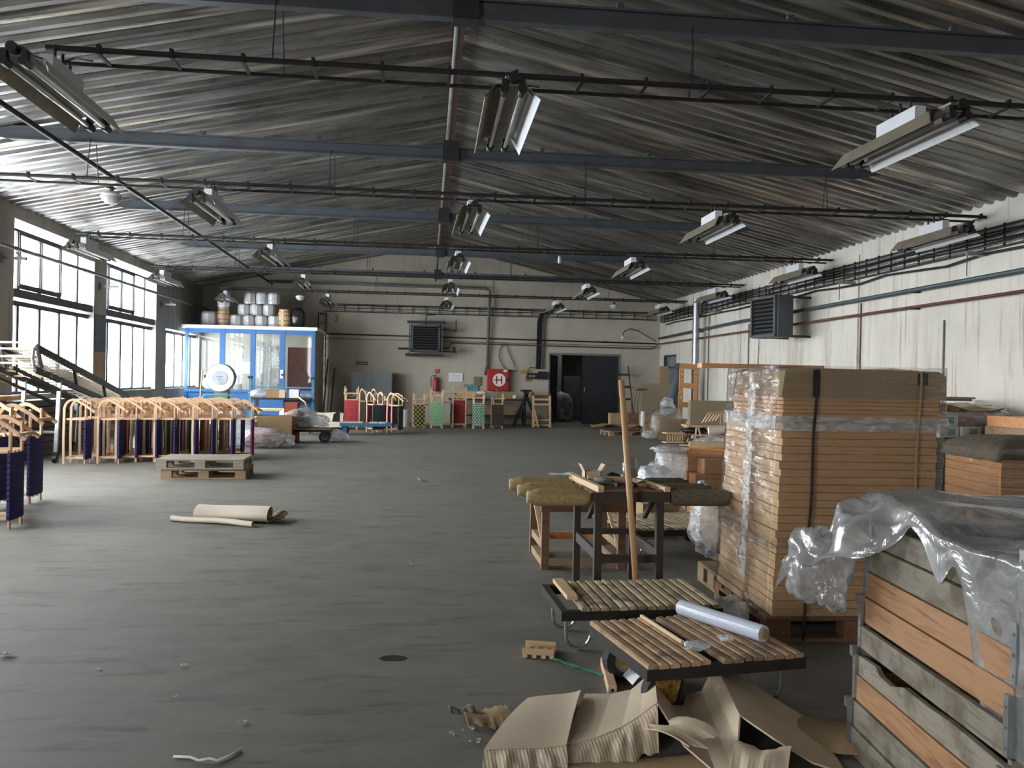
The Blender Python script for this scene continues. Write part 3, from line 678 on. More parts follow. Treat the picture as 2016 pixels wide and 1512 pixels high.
# heaters
def heater(name, label, loc, rz, frame):
    t_ = thing(name, label, 'heater', loc, rz)
    # local: front faces -y, wall at y=0.75
    b = MB(); b.bb(-.5, .5, 0, .38, -.45, .45); b.build('housing', M['blue_grey'], t_, bevel=.015)
    rim = MB(); rim.bb(-.47, -.41, -.06, .0, -.42, .42); rim.bb(.41, .47, -.06, 0, -.42, .42); rim.bb(-.47, .47, -.06, 0, .39, .44); rim.bb(-.47, .47, -.06, 0, -.44, -.39); rim.build('front_rim', M['blue_grey'], t_)
    MB().bb(-.41, .41, -.012, -.002, -.39, .39).build('dark_core', M['black'], t_)
    for i in range(9):
        z = -.35+i*.087; MB().bar((-.41, -.04, z+.015), (.41, -.04, z+.015), .10, .008, up=Vector((0, .5, 1)).normalized()).build('louvre', M['dark_steel'], t_)
    f = MB(); f.tube((0, .38, 0), (0, .5, 0), .2, 18); f.tube((0, .5, 0), (0, .62, 0), .1, 12); f.build('fan_motor', M['dark_steel'], t_)
    return t_
h = heater('unit_heater', 'grey louvred unit heater on brackets on the right wall above the tall wrapped stack', (7.56, 17.85, 2.98), math.radians(-80), 0)
for z in (.42, -.42):
    for x in (-.38, .38):
        MB().bar((x, .3, z), (x, .92+.17*x, z), .06, .05).build('bracket', M['dark_steel'], h)
MB().path([(0, .1, .45), (0, .1, .62)], .03).build('pipe_stub', M['dark_steel'], h)
h = heater('unit_heater', 'dark square unit heater on a frame on the far wall', (.36, 28.45, 2.83), 0, 1)
f = MB(); f.bb(-.62, .66, -.05, .03, .50, .58); f.build('top_rail', M['dark_steel'], h); f = MB(); f.bb(-.66, .60, -.05, .03, -.60, -.50); f.build('bottom_rail', M['dark_steel'], h)
for x in (-.54, .54):
    MB().bb(x-.02, x+.02, -.06, 0, -.55, .55).build('frame_post', M['blue_grey'], h)
    for z in (.54, -.55): MB().bar((x, 0, z), (x, .54, z), .05, .05).build('bracket', M['dark_steel'], h)
MB().path([(0, .1, .45), (0, .1, .78), (.3, .45, .83)], .02).build('pipe_stub', M['dark_steel'], h)
v = MB(); v.tube((.5, .1, .32), (1.0, .1, .28), .02); v.lathe([(0, -.02), (.06, -.02), (.06, .02), (0, .02)], (.72, .05, .31), 12, Matrix.Rotation(PI/2, 3, 'X')); v.tube((1.0, .1, .25), (1.0, .1, .62), .02)
v.build('valve', M['rust_dark'], h)
v = MB(); v.tube((.5, .1, -.42), (1.05, .1, -.42), .02); v.box((.95, .1, -.35), (.1, .1, .2)); v.tube((-.9, .1, -.35), (-.5, .1, -.35), .035); v.build('valve', M['rust_dark'], h)
# flue at the right wall
t_ = thing('flue_pipe', 'upright round flue, shiny above and sooty below, near the far right corner', 'pipe', (8.2, 24.3, 0))
for i in range(7): MB().lathe([(.098, 0), (.102, .0), (.102, .02), (.098, .02), (.098, .285), (.095, .285)], (0, 0, 1.95+i*.29), 20).build('shiny_section', M['galv'], t_, smooth=False)
MB().lathe([(0, .05), (.10, .05), (.10, 1.95), (0, 1.95)], n=18).build('sooty_section', M['black'], t_, smooth=False)
MB().bb(-.15, .15, -.15, .15, 0, .1).build('base', M['black'], t_)
MB().bar((0, 0, 3.5), (.295, 0, 3.5), .05, .05).build('wall_clamp', M['dark_steel'], t_)
# curled lamp bracket in the corner
t_ = thing('swan_neck_lamp', 'small swan-neck lamp arm on the wall in the far right corner', 'lamp', (8.2, 28.85, 2.95))
MB().path([(.1, 0, 0), (-.2, -.05, .15), (-.55, -.1, .33), (-.85, -.1, .40), (-1.05, -.1, .30), (-1.1, -.1, .15)], .015, 6).build('arm', M['rust_dark'], t_)
MB().lathe([(0, -.08), (.04, -.08), (.05, 0), (.02, .06), (0, .06)], (-1.1, -.1, .1), 12).build('lamp_head', M['white_metal'], t_, smooth=True)

# ================================================================ BOOTH
BX0, BX1, BY0, BY1, BZ = -6.80, -3.0, 26.4, 28.9, 2.88
b_ = thing('office_booth', 'glazed office booth with bright blue frame and white roof in the far left corner', 'booth', (0, 0, 0))
MB().bb(BX0-.1, BX1+.06, BY0-.06, BY1, BZ, BZ+.10).build('roof', M['white'], b_)
posts = [BX0+.04, -5.72, -4.83, -3.96, BX1-.04]
for i, x in enumerate(posts): 
    w_ = .045 if i in (0, 4) else .075
    MB().bb(x-w_, x+w_, BY0-.03, BY0+.05, 0, BZ).build('post', M['booth_blue'], b_)
MB().bb(BX0, BX1, BY0-.02, BY0+.04, BZ-.13, BZ).build('top_rail', M['booth_blue'], b_)
MB().bb(BX0, BX1, BY0-.01, BY0+.04, 0, 1.0).build('lower_panel', M['booth_blue'], b_)
MB().bb(BX0, BX1, BY0-.05, BY0+.06, .98, 1.06).build('window_rail', M['booth_blue'], b_)
for i in range(4):
    g = MB(); g.add([(posts[i]+.05, BY0+.01, 1.06), (posts[i+1]-.05, BY0+.01, 1.06), (posts[i+1]-.05, BY0+.01, BZ-.13), (posts[i]+.05, BY0+.01, BZ-.13)], [(0, 1, 2, 3)])
    g.build('window_pane', M['glass_booth'], b_)
MB().bb(BX1-.05, BX1, BY0+.05, BY1, 0, BZ).build('side_panel', M['wall_far'], b_)
l = MB().bb(posts[3]-.05, posts[3]+.04, BY0-.06, BY0-.03, 1.42, 1.68).build('lock_plate', M['white_metal'], b_); MB().bb(posts[3]-.02, posts[3]+.02, BY0-.10, BY0-.06, 1.5, 1.56).build('knob', M['black'], l)
n_ = MB().bb(-5.35, -4.88, BY0-.012, BY0-.004, 1.55, 1.90).build('paper_sheet', M['paper'], b_)
s_ = MB(); [scrib(s_, -5.3, 1.83-.06*i, .36, .03, 40+i, BY0-.016, .004, 18) for i in range(4)]; s_.build('print', M['teal_print'], n_)
tag(MB().bb(-3.95, -3.12, 27.4, 27.45, .3, 2.4).build('board', plain('red_brown_board', (.19, .07, .045), .7)), 'red-brown board standing inside the booth behind the right pane', 'board')
for i, (x, r, h_) in enumerate(((-5.55, .09, 2.2), (-5.25, .07, 2.4), (-4.6, .06, 2.5), (-4.38, .055, 2.55), (-4.15, .06, 2.4))):
    pts = [(x+.03*math.sin(j*.8+i), 26.75+.02*math.cos(j), .2+(h_-.2)*j/8) for j in range(9)]
    tag(MB().path(pts, r, 10).build('wrapped_roll', M['film_white'], smooth=True), 'tall film-wrapped roll standing inside the booth, %s from the left' % ['first', 'second', 'third', 'fourth', 'fifth'][i], 'roll', 'film-wrapped rolls inside the booth')
tag(MB().blob((-6.0, 27.0, 1.2), (.8, .6, .5), 4, .3).build('paper_pile', M['sheet_w'], smooth=True), 'pale crumpled pile inside the booth behind the left pane', 'pile')
tag(MB().bb(-6.7, -3.1, 27.6, 28.3, .0, .95).build('counter', M['cab_grey']), 'grey counter along the inside of the booth', 'counter')
# on the booth roof
ZT = BZ+.10
def pack(r=.19, h=.33):
    t_ = thing('wrapped_drum', 'x', 'package')
    MB().lathe([(0, 0), (r*.85, 0), (r, .05), (r, h-.05), (r*.85, h), (0, h)], n=8).build('drum', plain('pale_drum', (.72, .73, .74), .5) if 'pd' not in M else M['pd'], t_)
    MB().lathe([(0, -.004), (r*.9, -.004), (r*1.04, .05), (r*1.04, h-.05), (r*.9, h+.006), (0, h+.006)], n=16).build('film', M['film'], t_)
    return t_
pp = pack(); fst = True
packs = [(-5.40, 0, 'bottom'), (-5.03, 0, 'bottom'), (-4.66, 0, 'bottom'), (-4.28, 0, 'bottom'), (-5.2, 1, 'middle'), (-4.84, 1, 'middle'), (-4.46, 1, 'middle'), (-5.0, 2, 'top'), (-4.65, 2, 'top'), (-4.30, 2, 'top')]
cnt = {}
for (x, lv, nm) in packs:
    cnt[nm] = cnt.get(nm, 0)+1; lab = 'pale film-wrapped drum on the booth roof, %s row, %s from the left' % (nm, ['first', 'second', 'third', 'fourth'][cnt[nm]-1])
    loc = (x+.0, 26.75+.1*(lv == 1), ZT+.004+lv*.345)
    if fst: pp.location = loc; pp['label'] = lab; pp['group'] = 'wrapped drums on the booth roof'; fst = False
    else: dup(pp, loc, R.uniform(0, 1), lab, 'wrapped drums on the booth roof')
o = dup(pp, (-5.78, 26.75, ZT+.555), .3, 'pale film-wrapped drum standing on the left barrel', 'wrapped drums on the booth roof')
o = dup(pp, (-6.2, 26.75, ZT+.004), .1, 'large pale wrapped drum at the left end of the booth roof', 'wrapped drums on the booth roof', 1.25)
def barrel(loc, label, film_):
    t_ = thing('wooden_barrel', label, 'barrel', loc)
    pr = [(0, 0), (.155, 0), (.185, .14), (.195, .27), (.185, .40), (.155, .545), (.14, .545), (.14, .52), (0, .52)]
    MB().lathe(pr, n=16).build('barrel_body', M['pine'], t_)
    for z, r in ((.07, .173), (.19, .194), (.36, .194), (.47, .175)):
        MB().lathe([(r-.01, z-.015), (r+.004, z-.015), (r+.004, z+.015), (r-.01, z+.015)], n=20).build('hoop', plain('brass_hoop', (.45, .27, .12), .35, .8), t_)
    if film_: MB().lathe([(0, -.0), (.17, 0), (.205, .27), (.17, .55), (0, .55)], n=20).build('film', M['film'], t_)
barrel((-5.78, 26.75, ZT), 'wooden barrel wrapped in clear film on the left of the booth roof', True)
barrel((-3.98, 26.75, ZT), 'plain wooden barrel with hoops on the booth roof beside the black bag', False)
tag(MB().blob((-3.58, 26.85, ZT+.295), (.44, .44, .62), 9, .16, 2.5, px=.75, flat=.95).build('rubbish_bag', M['bag_black'], smooth=True), 'full black plastic bag on the booth roof next to the barrel', 'bag')
# things leaning at the booth's right side
for i, (x, c, lab) in enumerate(((-2.84, 'pipe_grey', 'grey lath'), (-2.72, 'beech', 'pale lath'), (-2.62, 'pipe_grey', 'thin grey rod'))):
    tag(MB().bar((x, 27.3, 0), (x-.02, 28.9, 2.1-.15*i), .05, .03).build('lath', M[c]), '%s leaning against the far wall beside the booth' % lab, 'lath')
# grey cabinet
t_ = thing('metal_cabinet', 'grey two-door metal cabinet against the far wall', 'cabinet', (-1.37, 28.55, 0))
MB().bb(-.66, .66, -.25, .25, 0, 1.68).build('cabinet_body', M['cab_grey'], t_)
for s_ in (-1, 1):
    d = MB().bb(min(0, s_*.65)+.004, max(0, s_*.65)-.004, -.27, -.251, .04, 1.66).build('door', M['cab_grey'], t_); MB().bb(s_*.05-.01, s_*.05+.01, -.29, -.27, .8, .95).build('handle', M['dark_steel'], d)
# dial scale
t_ = thing('dial_scale', 'green platform scale with a big round white dial in front of the booth', 'scale', (-4.30, 19.6, 0))
MB().bb(-.12, .16, .1, .36, .1, 1.15).build('column', M['green_scale'], t_); MB().bb(-.35, .4, -.7, .38, .05, .14).build('platform', M['green_scale'], t_)
MB().tube((.0, .22, 1.43), (.0, .05, 1.43), .32, 36).build('dial_housing', M['green_scale'], t_)
MB().tube((.0, .05, 1.43), (.0, .03, 1.43), .30, 36).build('dial_face', M['white'], t_)
MB().tube((.0, .03, 1.43), (.0, .02, 1.43), .165, 30).build('dial_centre', plain('pale_blue_dial', (.42, .48, .54), .5), t_)
l = MB(); scrib(l, -.07, 1.45, .14, .012, 3, .016, .006, 16); scrib(l, -.045, 1.395, .09, .012, 4, .016, .006, 12); l.build('lettering', M['ink'], t_)
MB().bar((0, .014, 1.62), (0, .014, 1.68), .012, .004).build('pointer', M['ink'], t_)
MB().path([(-.36, -.05, .1), (-.36, -.05, .98), (-.30, -.05, 1.05), (.32, -.05, 1.05), (.38, -.05, .98), (.38, -.05, .1)], .014, 6).build('guard_rail', M['green_scale'], t_)
for s_ in (-1, 1): MB().bb(s_*.33-.02, s_*.33+.02, .05, .12, 1.43, 1.49).build('knob', M['black'], t_)
tag(MB().tube((-4.62, 19.0, 0), (-4.60, 19.3, 1.60), .016, 8).build('pole', M['stick']), 'pale pole standing upright just left of the dial scale', 'pole')

# rust runs at the wall joints
for i, (y, z0_, z1_, w_) in enumerate(((10.98, .8, 4.1, .10), (15.62, .9, 4.05, .16), (20.4, .8, 4.0, .14), (21.6, 1.2, 3.9, .07))):
    mb = MB(); q_ = random.Random(i); pts_l, pts_r = [], []
    for j in range(15):
        z = z1_+(z0_-z1_)*j/14; k_ = w_*(.25+.75*abs(noise.noise(Vector((j*.6, i*3, 0)))))
        c_ = y+.03*noise.noise(Vector((j*.4, 9+i, 0))); pts_l.append((c_-k_*.6, z)); pts_r.append((c_+k_*.4, z))
    mb.prism(pts_l+pts_r[::-1], 'x', XR-.003, XR-.0015)
    tag(mb.build('rust_stain', plain('rust_stain_%d' % i, (.36, .25, .18), .9, 0, .5, 9)), 'brown water stain running down the right wall, %s of four' % ['nearest', 'second nearest', 'third nearest', 'farthest'][i], 'stain', 'water stains on the right wall')
# ================================================================ SLEDS
def sled_proto(webname, rope=False, L=1.06, web_z=(.08, .72)):
    t_ = thing('wooden_sled', 'x', 'sled')
    for s in (-1, 1):
        y = s*.165
        pts = [(-.16, y, 0), (-.165, y, .45), (-.16, y, L-.26)]
        pts += [(-.02+.145*math.cos(math.radians(a))-.0, y, L-.20+.19*math.sin(math.radians(a))) for a in range(165, 40, -18)]
        pts += [(.16, y, L-.10), (.30, y, L-.21)]
        MB().sweep(pts, [(-.018, -.014), (.018, -.014), (.018, .014), (-.018, .014)], up=Vector((0, 1, 0))).build('runner', M['beech'], t_)
    for i, y in enumerate((-.135, -.045, .045, .135)):
        edge = i in (0, 3)
        MB().bb(.145, .163, y-.021, y+.021, 0 if edge else .06, L-.05 if edge else .74).build('seat_slat', M['beech'], t_)
    z0, z1 = web_z
    def wf(u, v):
        z = z0+(z1-z0)*v; a = 2*PI*u; x = .154+.022*math.sin(a); y = .172*max(-1, min(1, 1.25*math.cos(a)))
        q = 1+.02*math.sin(z*120)
        return (x, y*q, z)
    MB().grid(wf, 20, 60).build('webbing', M[webname], t_)
    for z in (z0+.02, z1+.012):
        for s in (-1, 1): MB().bar((-.155, s*.15, z), (.145, s*.15, z), .03, .03).build('strut', M['beech_x'], t_)
        MB().bar((-.13, -.165, z), (-.13, .165, z), .028, .028).build('crossbar', M['beech_y'], t_)
    MB().bar((.24, -.19, L-.165), (.24, .19, L-.165), .03, .03).build('front_bar', M['beech_y'], t_)
    if rope: MB().path([(.2, -.14, L-.1), (.21, -.1, L-.2), (.21, 0, L-.25), (.21, .1, L-.2), (.2, .14, L-.1)], .011, 6).build('rope', M['twine'], t_)
    return t_
protos = {}
def sled(web, x, y, rz, label, group=None, scale=None, rope=False, z=0):
    key = (web, rope)
    if key not in protos:
        protos[key] = sled_proto(web, rope); o = protos[key]
        o.location = (x, y, z); o.rotation_euler = (0, 0, rz); o['label'] = label
        if group: o['group'] = group
        if scale: o.scale = (scale,)*3
        return o
    o = dup(protos[key], (x, y, z), rz, label, None, scale)
    if not scale: o.scale = (1, 1, 1)
    if group: o['group'] = group
    elif 'group' in o: del o['group']
    return o
NTH = ['first', 'second', 'third', 'fourth', 'fifth', 'sixth', 'seventh', 'eighth', 'ninth', 'tenth', 'eleventh', 'twelfth']
G1 = 'sleds standing in rows by the window wall'
frow = [(-5.63, 14.56), (-5.16, 14.72), (-4.93, 14.90), (-4.63, 14.97), (-4.36, 15.05), (-4.05, 15.14), (-3.77, 15.18), (-3.46, 15.28), (-3.15, 15.38)]
for i, (x, y) in enumerate(frow):
    web = 'sled_magenta' if i == 8 else 'sled_navy'
    sled(web, x+.165, y+.165, .06+R.uniform(-.03, .03), 'upright wooden sled with %s webbing, %s from the left in the front row' % ('magenta' if i == 8 else 'navy', NTH[i]), G1)
cols = [['sled_navy', 'sled_maroon', 'sled_navy', 'sled_green', 'sled_green', 'sled_navy', 'sled_olive', 'sled_maroon', 'sled_navy'],
        ['sled_maroon', 'sled_navy', 'sled_green', 'sled_navy', 'sled_maroon', 'sled_olive', 'sled_navy', 'sled_green'],
        ['sled_navy', 'sled_green', 'sled_maroon', 'sled_navy', 'sled_green', 'sled_maroon']]
cn = {'sled_navy': 'navy', 'sled_maroon': 'maroon', 'sled_green': 'green', 'sled_olive': 'brown and cream'}
for r, cl_ in enumerate(cols):
    for i, web in enumerate(cl_):
        x = -5.40+.02*r+i*.335+R.uniform(-.02, .02)+(.0 if r != 1 else .04); y = 15.22+.50*r+.36*(i*.335)+R.uniform(-.02, .02)
        if r == 0 and i in (7, 8): continue
        if x > -3.3: continue
        sled(web, x, y, .06+R.uniform(-.05, .05), '%s-webbed upright sled, %s from the left in the %s sled row' % (cn[web].replace(' ', '-'), NTH[i], NTH[r+1]), G1)
lead = sled('sled_navy', -3.95, 8.70, .05, 'nearest upright navy-webbed sled at the left edge of the floor', 'sleds at the left edge')
sled('sled_navy', -4.47, 10.36, .0, 'farthest upright navy-webbed sled of the group at the left edge', 'sleds at the left edge', 1.06)
sled('sled_navy', -4.42, 8.95, .35, 'second nearest navy-webbed sled of the group at the left edge', 'sleds at the left edge', 1.04)
sled('sled_navy', -4.52, 9.50, .2, 'third nearest navy-webbed sled of the group at the left edge', 'sleds at the left edge')
sled('sled_navy', -4.62, 9.92, -.15, 'fourth nearest navy-webbed sled of the group at the left edge', 'sleds at the left edge', 1.08)
F = -PI/2
G2 = 'sleds by the far wall'
sled('sled_red', -1.78, 25.0, F+.05, 'upright sled with bright red webbing and a rope, behind the blue cart', G2, 1.16, True)
sled('sled_maroon', -1.32, 25.3, F+.5, 'upright sled with dark red webbing right behind the roped red one', G2, 1.1)
sled('sled_greygreen', -1.04, 23.75, F+.55, 'upright sled with grey-green webbing at the right end of the blue cart', G2, 1.04)
sled('sled_magenta', -.78, 24.4, F+.5, 'upright sled with magenta webbing between the two grey-green ones', G2, 1.02)
sled('sled_greygreen', -.50, 23.6, -.35, 'upright sled with dark grey-green webbing turned sideways, right of the blue cart', G2, 1.02)
sled('sled_yellow', .16, 26.2, F+.1, 'short upright sled with yellow and black checked webbing', G2, .98)
sled('sled_maroon', .50, 26.5, 0, 'dark upright sled seen from the side, right of the yellow-black one', G2, .95)
sled('sled_mint', .70, 26.0, F, 'upright sled with pale mint green webbing below the fire extinguisher', G2, 1.12)
sled('sled_greygreen', 1.02, 26.5, 0, 'dark upright sled seen from the side, right of the mint green one', G2, 1.05)
sled('sled_red', 1.40, 26.45, -F, 'upright sled with red webbing seen from the back, below the paper notice', G2, 1.18, True)
sled('sled_gw', 1.98, 26.1, F-.08, 'upright sled with green and white webbing, under the blue posters', G2, 1.05)
sled('sled_dk' if 'sled_dk' in M else 'sled_olive', 2.58, 26.35, F, 'upright sled with dark brown webbing in front of the table by the wall', G2, 1.03)
tag(MB().blob((2.08, 26.0, 1.10), (.36, .22, .12), 5, .3).build('paper_bag', M['card'], smooth=True), 'brown paper hung over the top of the green and white sled', 'paper')

# ---------------------------------------------------------------- left background
# stacked dark boards under the window
for i in range(8):
    y0 = 12.2+R.uniform(-.3, .2); y1 = 19.2+R.uniform(-.4, .3)
    tag(MB().bb(-6.92, -6.50+R.uniform(-.05, .05), y0, y1, .004+.125*i, .114+.125*i).build('long_board', M['sill_wood']), 'long dark board stacked under the left windows, %s from the floor' % NTH[i], 'board', 'dark boards under the left windows')
tag(MB().bb(-6.85, -6.5, 14.1, 15.0, 1.02, 1.09).build('short_board', M['orange']), 'short reddish board on top of the dark boards under the window', 'board')
# inclined conveyor
t_ = thing('inclined_conveyor', 'dark steel slatted conveyor sloping down away from the camera by the left windows', 'conveyor', (0, 0, 0))
A, B = (14.05, 1.86), (18.3, 1.02)
for x in (-5.83, -6.38):
    MB().bar((x, A[0], A[1]), (x, B[0], B[1]), .05, .10).build('side_rail', M['dark_steel'], t_)
    MB().bar((x, A[0]-.1, A[1]-.33), (x, B[0], B[1]-.28), .05, .09).build('lower_rail', M['dark_steel'], t_)
    for i in range(4):
        u = i/3; y = A[0]+(B[0]-A[0])*u; z = A[1]+(B[1]-A[1])*u; MB().bar((x, y, z), (x, y+.15, z-.31), .04, .04).build('web_post', M['dark_steel'], t_)
    MB().bar((x, 13.2, 1.55), (x, 17.6, .62), .04, .05).build('brace', M['dark_steel'], t_)
    MB().path([(x, A[0], A[1]+.05), (x, A[0]-.14, A[1]-.02), (x, A[0]-.18, A[1]-.16), (x, A[0]-.12, A[1]-.3)], .025, 6).build('end_guard', M['galv'], t_)
for x, y, z1 in ((-5.83, 14.9, 1.35), (-6.38, 14.9, 1.35), (-5.83, 17.1, 1.05), (-6.38, 17.1, 1.05)):
    MB().bar((x, y, z1), (x+(.0), y-.12, .17), .055, .055).build('leg', M['galv'], t_)
    w_ = MB(); w_.tube((x-.03, y-.14, .065), (x+.03, y-.14, .065), .064, 16); w_.bb(x-.04, x+.04, y-.18, y-.10, .10, .18); w_.build('caster', M['black'], t_)
MB().bar((-5.83, 14.82, .5), (-6.38, 14.82, .5), .04, .04).build('tie_bar', M['galv'], t_)
s_ = MB()
for i in range(36):
    u = (i+.5)/36; y = A[0]+(B[0]-A[0])*u; z = A[1]+(B[1]-A[1])*u
    s_.bar((-5.85, y, z), (-6.36, y, z), .022, .02)
    for q_ in (.10, .17): s_.bar((-5.85, y+.05, z-q_), (-6.36, y+.05, z-q_), .02, .015)
    if i % 2: s_.bar((-5.85, y+.1, z-.28), (-6.36, y+.1, z-.28), .035, .02)
s_.build('slat_belt', M['pallet_grey'], t_)
s_ = MB()
for (y, z, l) in ((14.0, 1.94, .0), (13.95, 1.84, .0), (13.9, 1.72, .05), (14.0, 1.62, 0), (14.25, 1.5, .02), (14.5, 1.42, 0)): s_.bar((-5.8, y, z), (-6.45+l, y-.05, z), .05, .03)
s_.build('wooden_slats', M['pine'], t_)
# packing table in front of the booth
t_ = thing('packing_table', 'packing table with two blue end posts in front of the booth', 'table', (-3.4, 22.6, 0))
MB().bb(-.72, .75, -.2, .45, .88, .93).build('table_top', M['black'], t_)
for x in (-.78, .80):
    MB().bb(x-.035, x+.035, -.05, .02, 0, 1.42).build('post', M['cart_blue'], t_); MB().bb(x-.05, x+.05, -.14, .04, 1.42, 1.48).build('post_cap', M['black'], t_)
MB().bar((-.78, 0, 1.2), (.80, 0, 1.2), .03, .04).build('upper_bar', M['cart_blue'], t_)
MB().bb(.0, .82, .3, .34, .5, .88).build('blue_panel', M['booth_blue'], t_)
MB().bb(-.7, .7, -.1, .4, .30, .34).build('lower_shelf', M['pallet'], t_)
for x in (-.68, .7): MB().bb(x-.03, x+.03, .38, .44, 0, .88).build('leg', M['dark_steel'], t_)
def opened_box(name, label, loc, d, mat, rz=0, flaps=True, cat='box'):
    t_ = thing(name, label, cat, loc, rz); x, y, z = d[0]/2, d[1]/2, d[2]; e = .006
    b = MB(); b.bb(-x, x, -y, -y+e, 0, z); b.bb(-x, x, y-e, y, 0, z); b.bb(-x, -x+e, -y, y, 0, z); b.bb(x-e, x, -y, y, 0, z); b.bb(-x, x, -y, y, 0, e); b.build('carton', mat, t_)
    if flaps:
        for s in (-1, 1): MB().bar((s*x, 0, z), (s*(x+y*.45), 0, z+y*.8), 2*y, .005, up=Vector((s, 0, .3)).normalized()).build('flap', mat, t_)
    return t_
opened_box('cardboard_box', 'brown cardboard box on the packing table', (-3.62, 22.6, .932), (.34, .25, .22), M['card_dk'], .1, False)
opened_box('cardboard_box', 'smaller tan cardboard box on the packing table, right of the brown one', (-3.36, 22.55, .932), (.16, .25, .21), M['card'], 0, False)
opened_box('white_box', 'white plastic box on the packing table', (-3.07, 22.6, .932), (.26, .25, .22), M['white'], 0, False)
tag(MB().blob((-4.0, 22.62, 1.03), (.45, .3, .22), 11, .25).build('paper_pile', M['sheet_w'], smooth=True), 'pile of white paper and film at the left end of the packing table', 'paper')
tag(MB().blob((-2.78, 22.75, .995), (.34, .25, .13), 12, .25).build('film_pile', M['sheet_w'], smooth=True), 'small heap of white film at the right end of the packing table', 'film')
tag(MB().path([(-4.05, 22.2, .65), (-3.2, 22.15, .66), (-2.95, 22.15, .62), (-2.82, 22.15, .5), (-2.86, 22.15, .38), (-3.1, 22.15, .33), (-4.05, 22.15, .33)], .02, 6).build('bent_runner', M['pine'], smooth=True), 'yellowish bent wooden runner leaning against the packing table', 'runner')
tag(MB().path([(-2.95, 22.3, .98), (-2.75, 22.25, .84), (-2.68, 22.2, .62), (-2.8, 22.18, .44)], .022, 6).build('bent_runner', M['pine'], smooth=True), 'short curved runner at the right end of the packing table', 'runner')
t_ = thing('sled_frame', 'yellowish unfinished sled frame lying in front of the packing table', 'sled', (-3.5, 22.1, .45))
MB().bb(-.55, .55, -.02, .02, .16, .21).build('rail', M['pine'], t_); MB().bb(-.55, .45, -.02, .02, -.02, .02).build('rail', M['pine'], t_)
for x in (-.4, .15, .4): MB().bb(x-.02, x+.02, -.02, .02, .02, .16).build('strut', M['pine'], t_)
for x in (-.5, .4): MB().bb(x-.03, x+.03, -.03, .03, -.45, -.02).build('leg', M['pine'], t_)
# bags and bundles behind the sleds
for i, (x, y, d, c, lab) in enumerate(((-3.9, 18.7, (1.0, .6, .75), 'sheet_w', 'large white film bundle standing behind the middle of the sled rows'),
        (-3.1, 18.2, (.9, .6, .42), 'film_white', 'milky film bag with pinkish contents behind the right end of the sled rows'),
        (-5.0, 19.9, (.9, .6, .98), 'sheet_w', 'white film heap behind the left part of the sled rows'),
        (-2.75, 18.6, (.5, .45, .28), 'film_white', 'small crumpled film heap on the floor right of the sled rows'))):
    tag(MB().blob((x, y, d[2]/2*.93), d, 20+i, .25, 2, flat=.92, px=.8).build('film_bundle', M[c], smooth=True), lab, 'bundle')
tag(MB().blob((-3.1, 18.25, .2), (.75, .45, .36), 31, .2).build('pink_bundle', plain('pinkish_cloth', (.42, .20, .18), .8), smooth=True), 'pinkish bundle inside the milky film bag behind the sleds', 'bundle')
opened_box('cardboard_box', 'worn open cardboard box behind the right end of the sled rows', (-3.05, 19.4, 0), (.75, .4, .62), M['card_dk'], .1, True)
opened_box('cardboard_box', 'red-printed carton standing behind the last front-row sled', (-2.75, 19.9, 0), (.3, .4, .9), plain('red_printed_carton', (.40, .10, .05), .8, 0, .6, 20), .0, False)
tag(MB().blob((-4.3, 18.2, .24), (.6, .5, .5), 33, .2, flat=.9).build('brown_sack', M['card_dk'], smooth=True), 'brown sack on the floor behind the front-row sleds', 'sack')
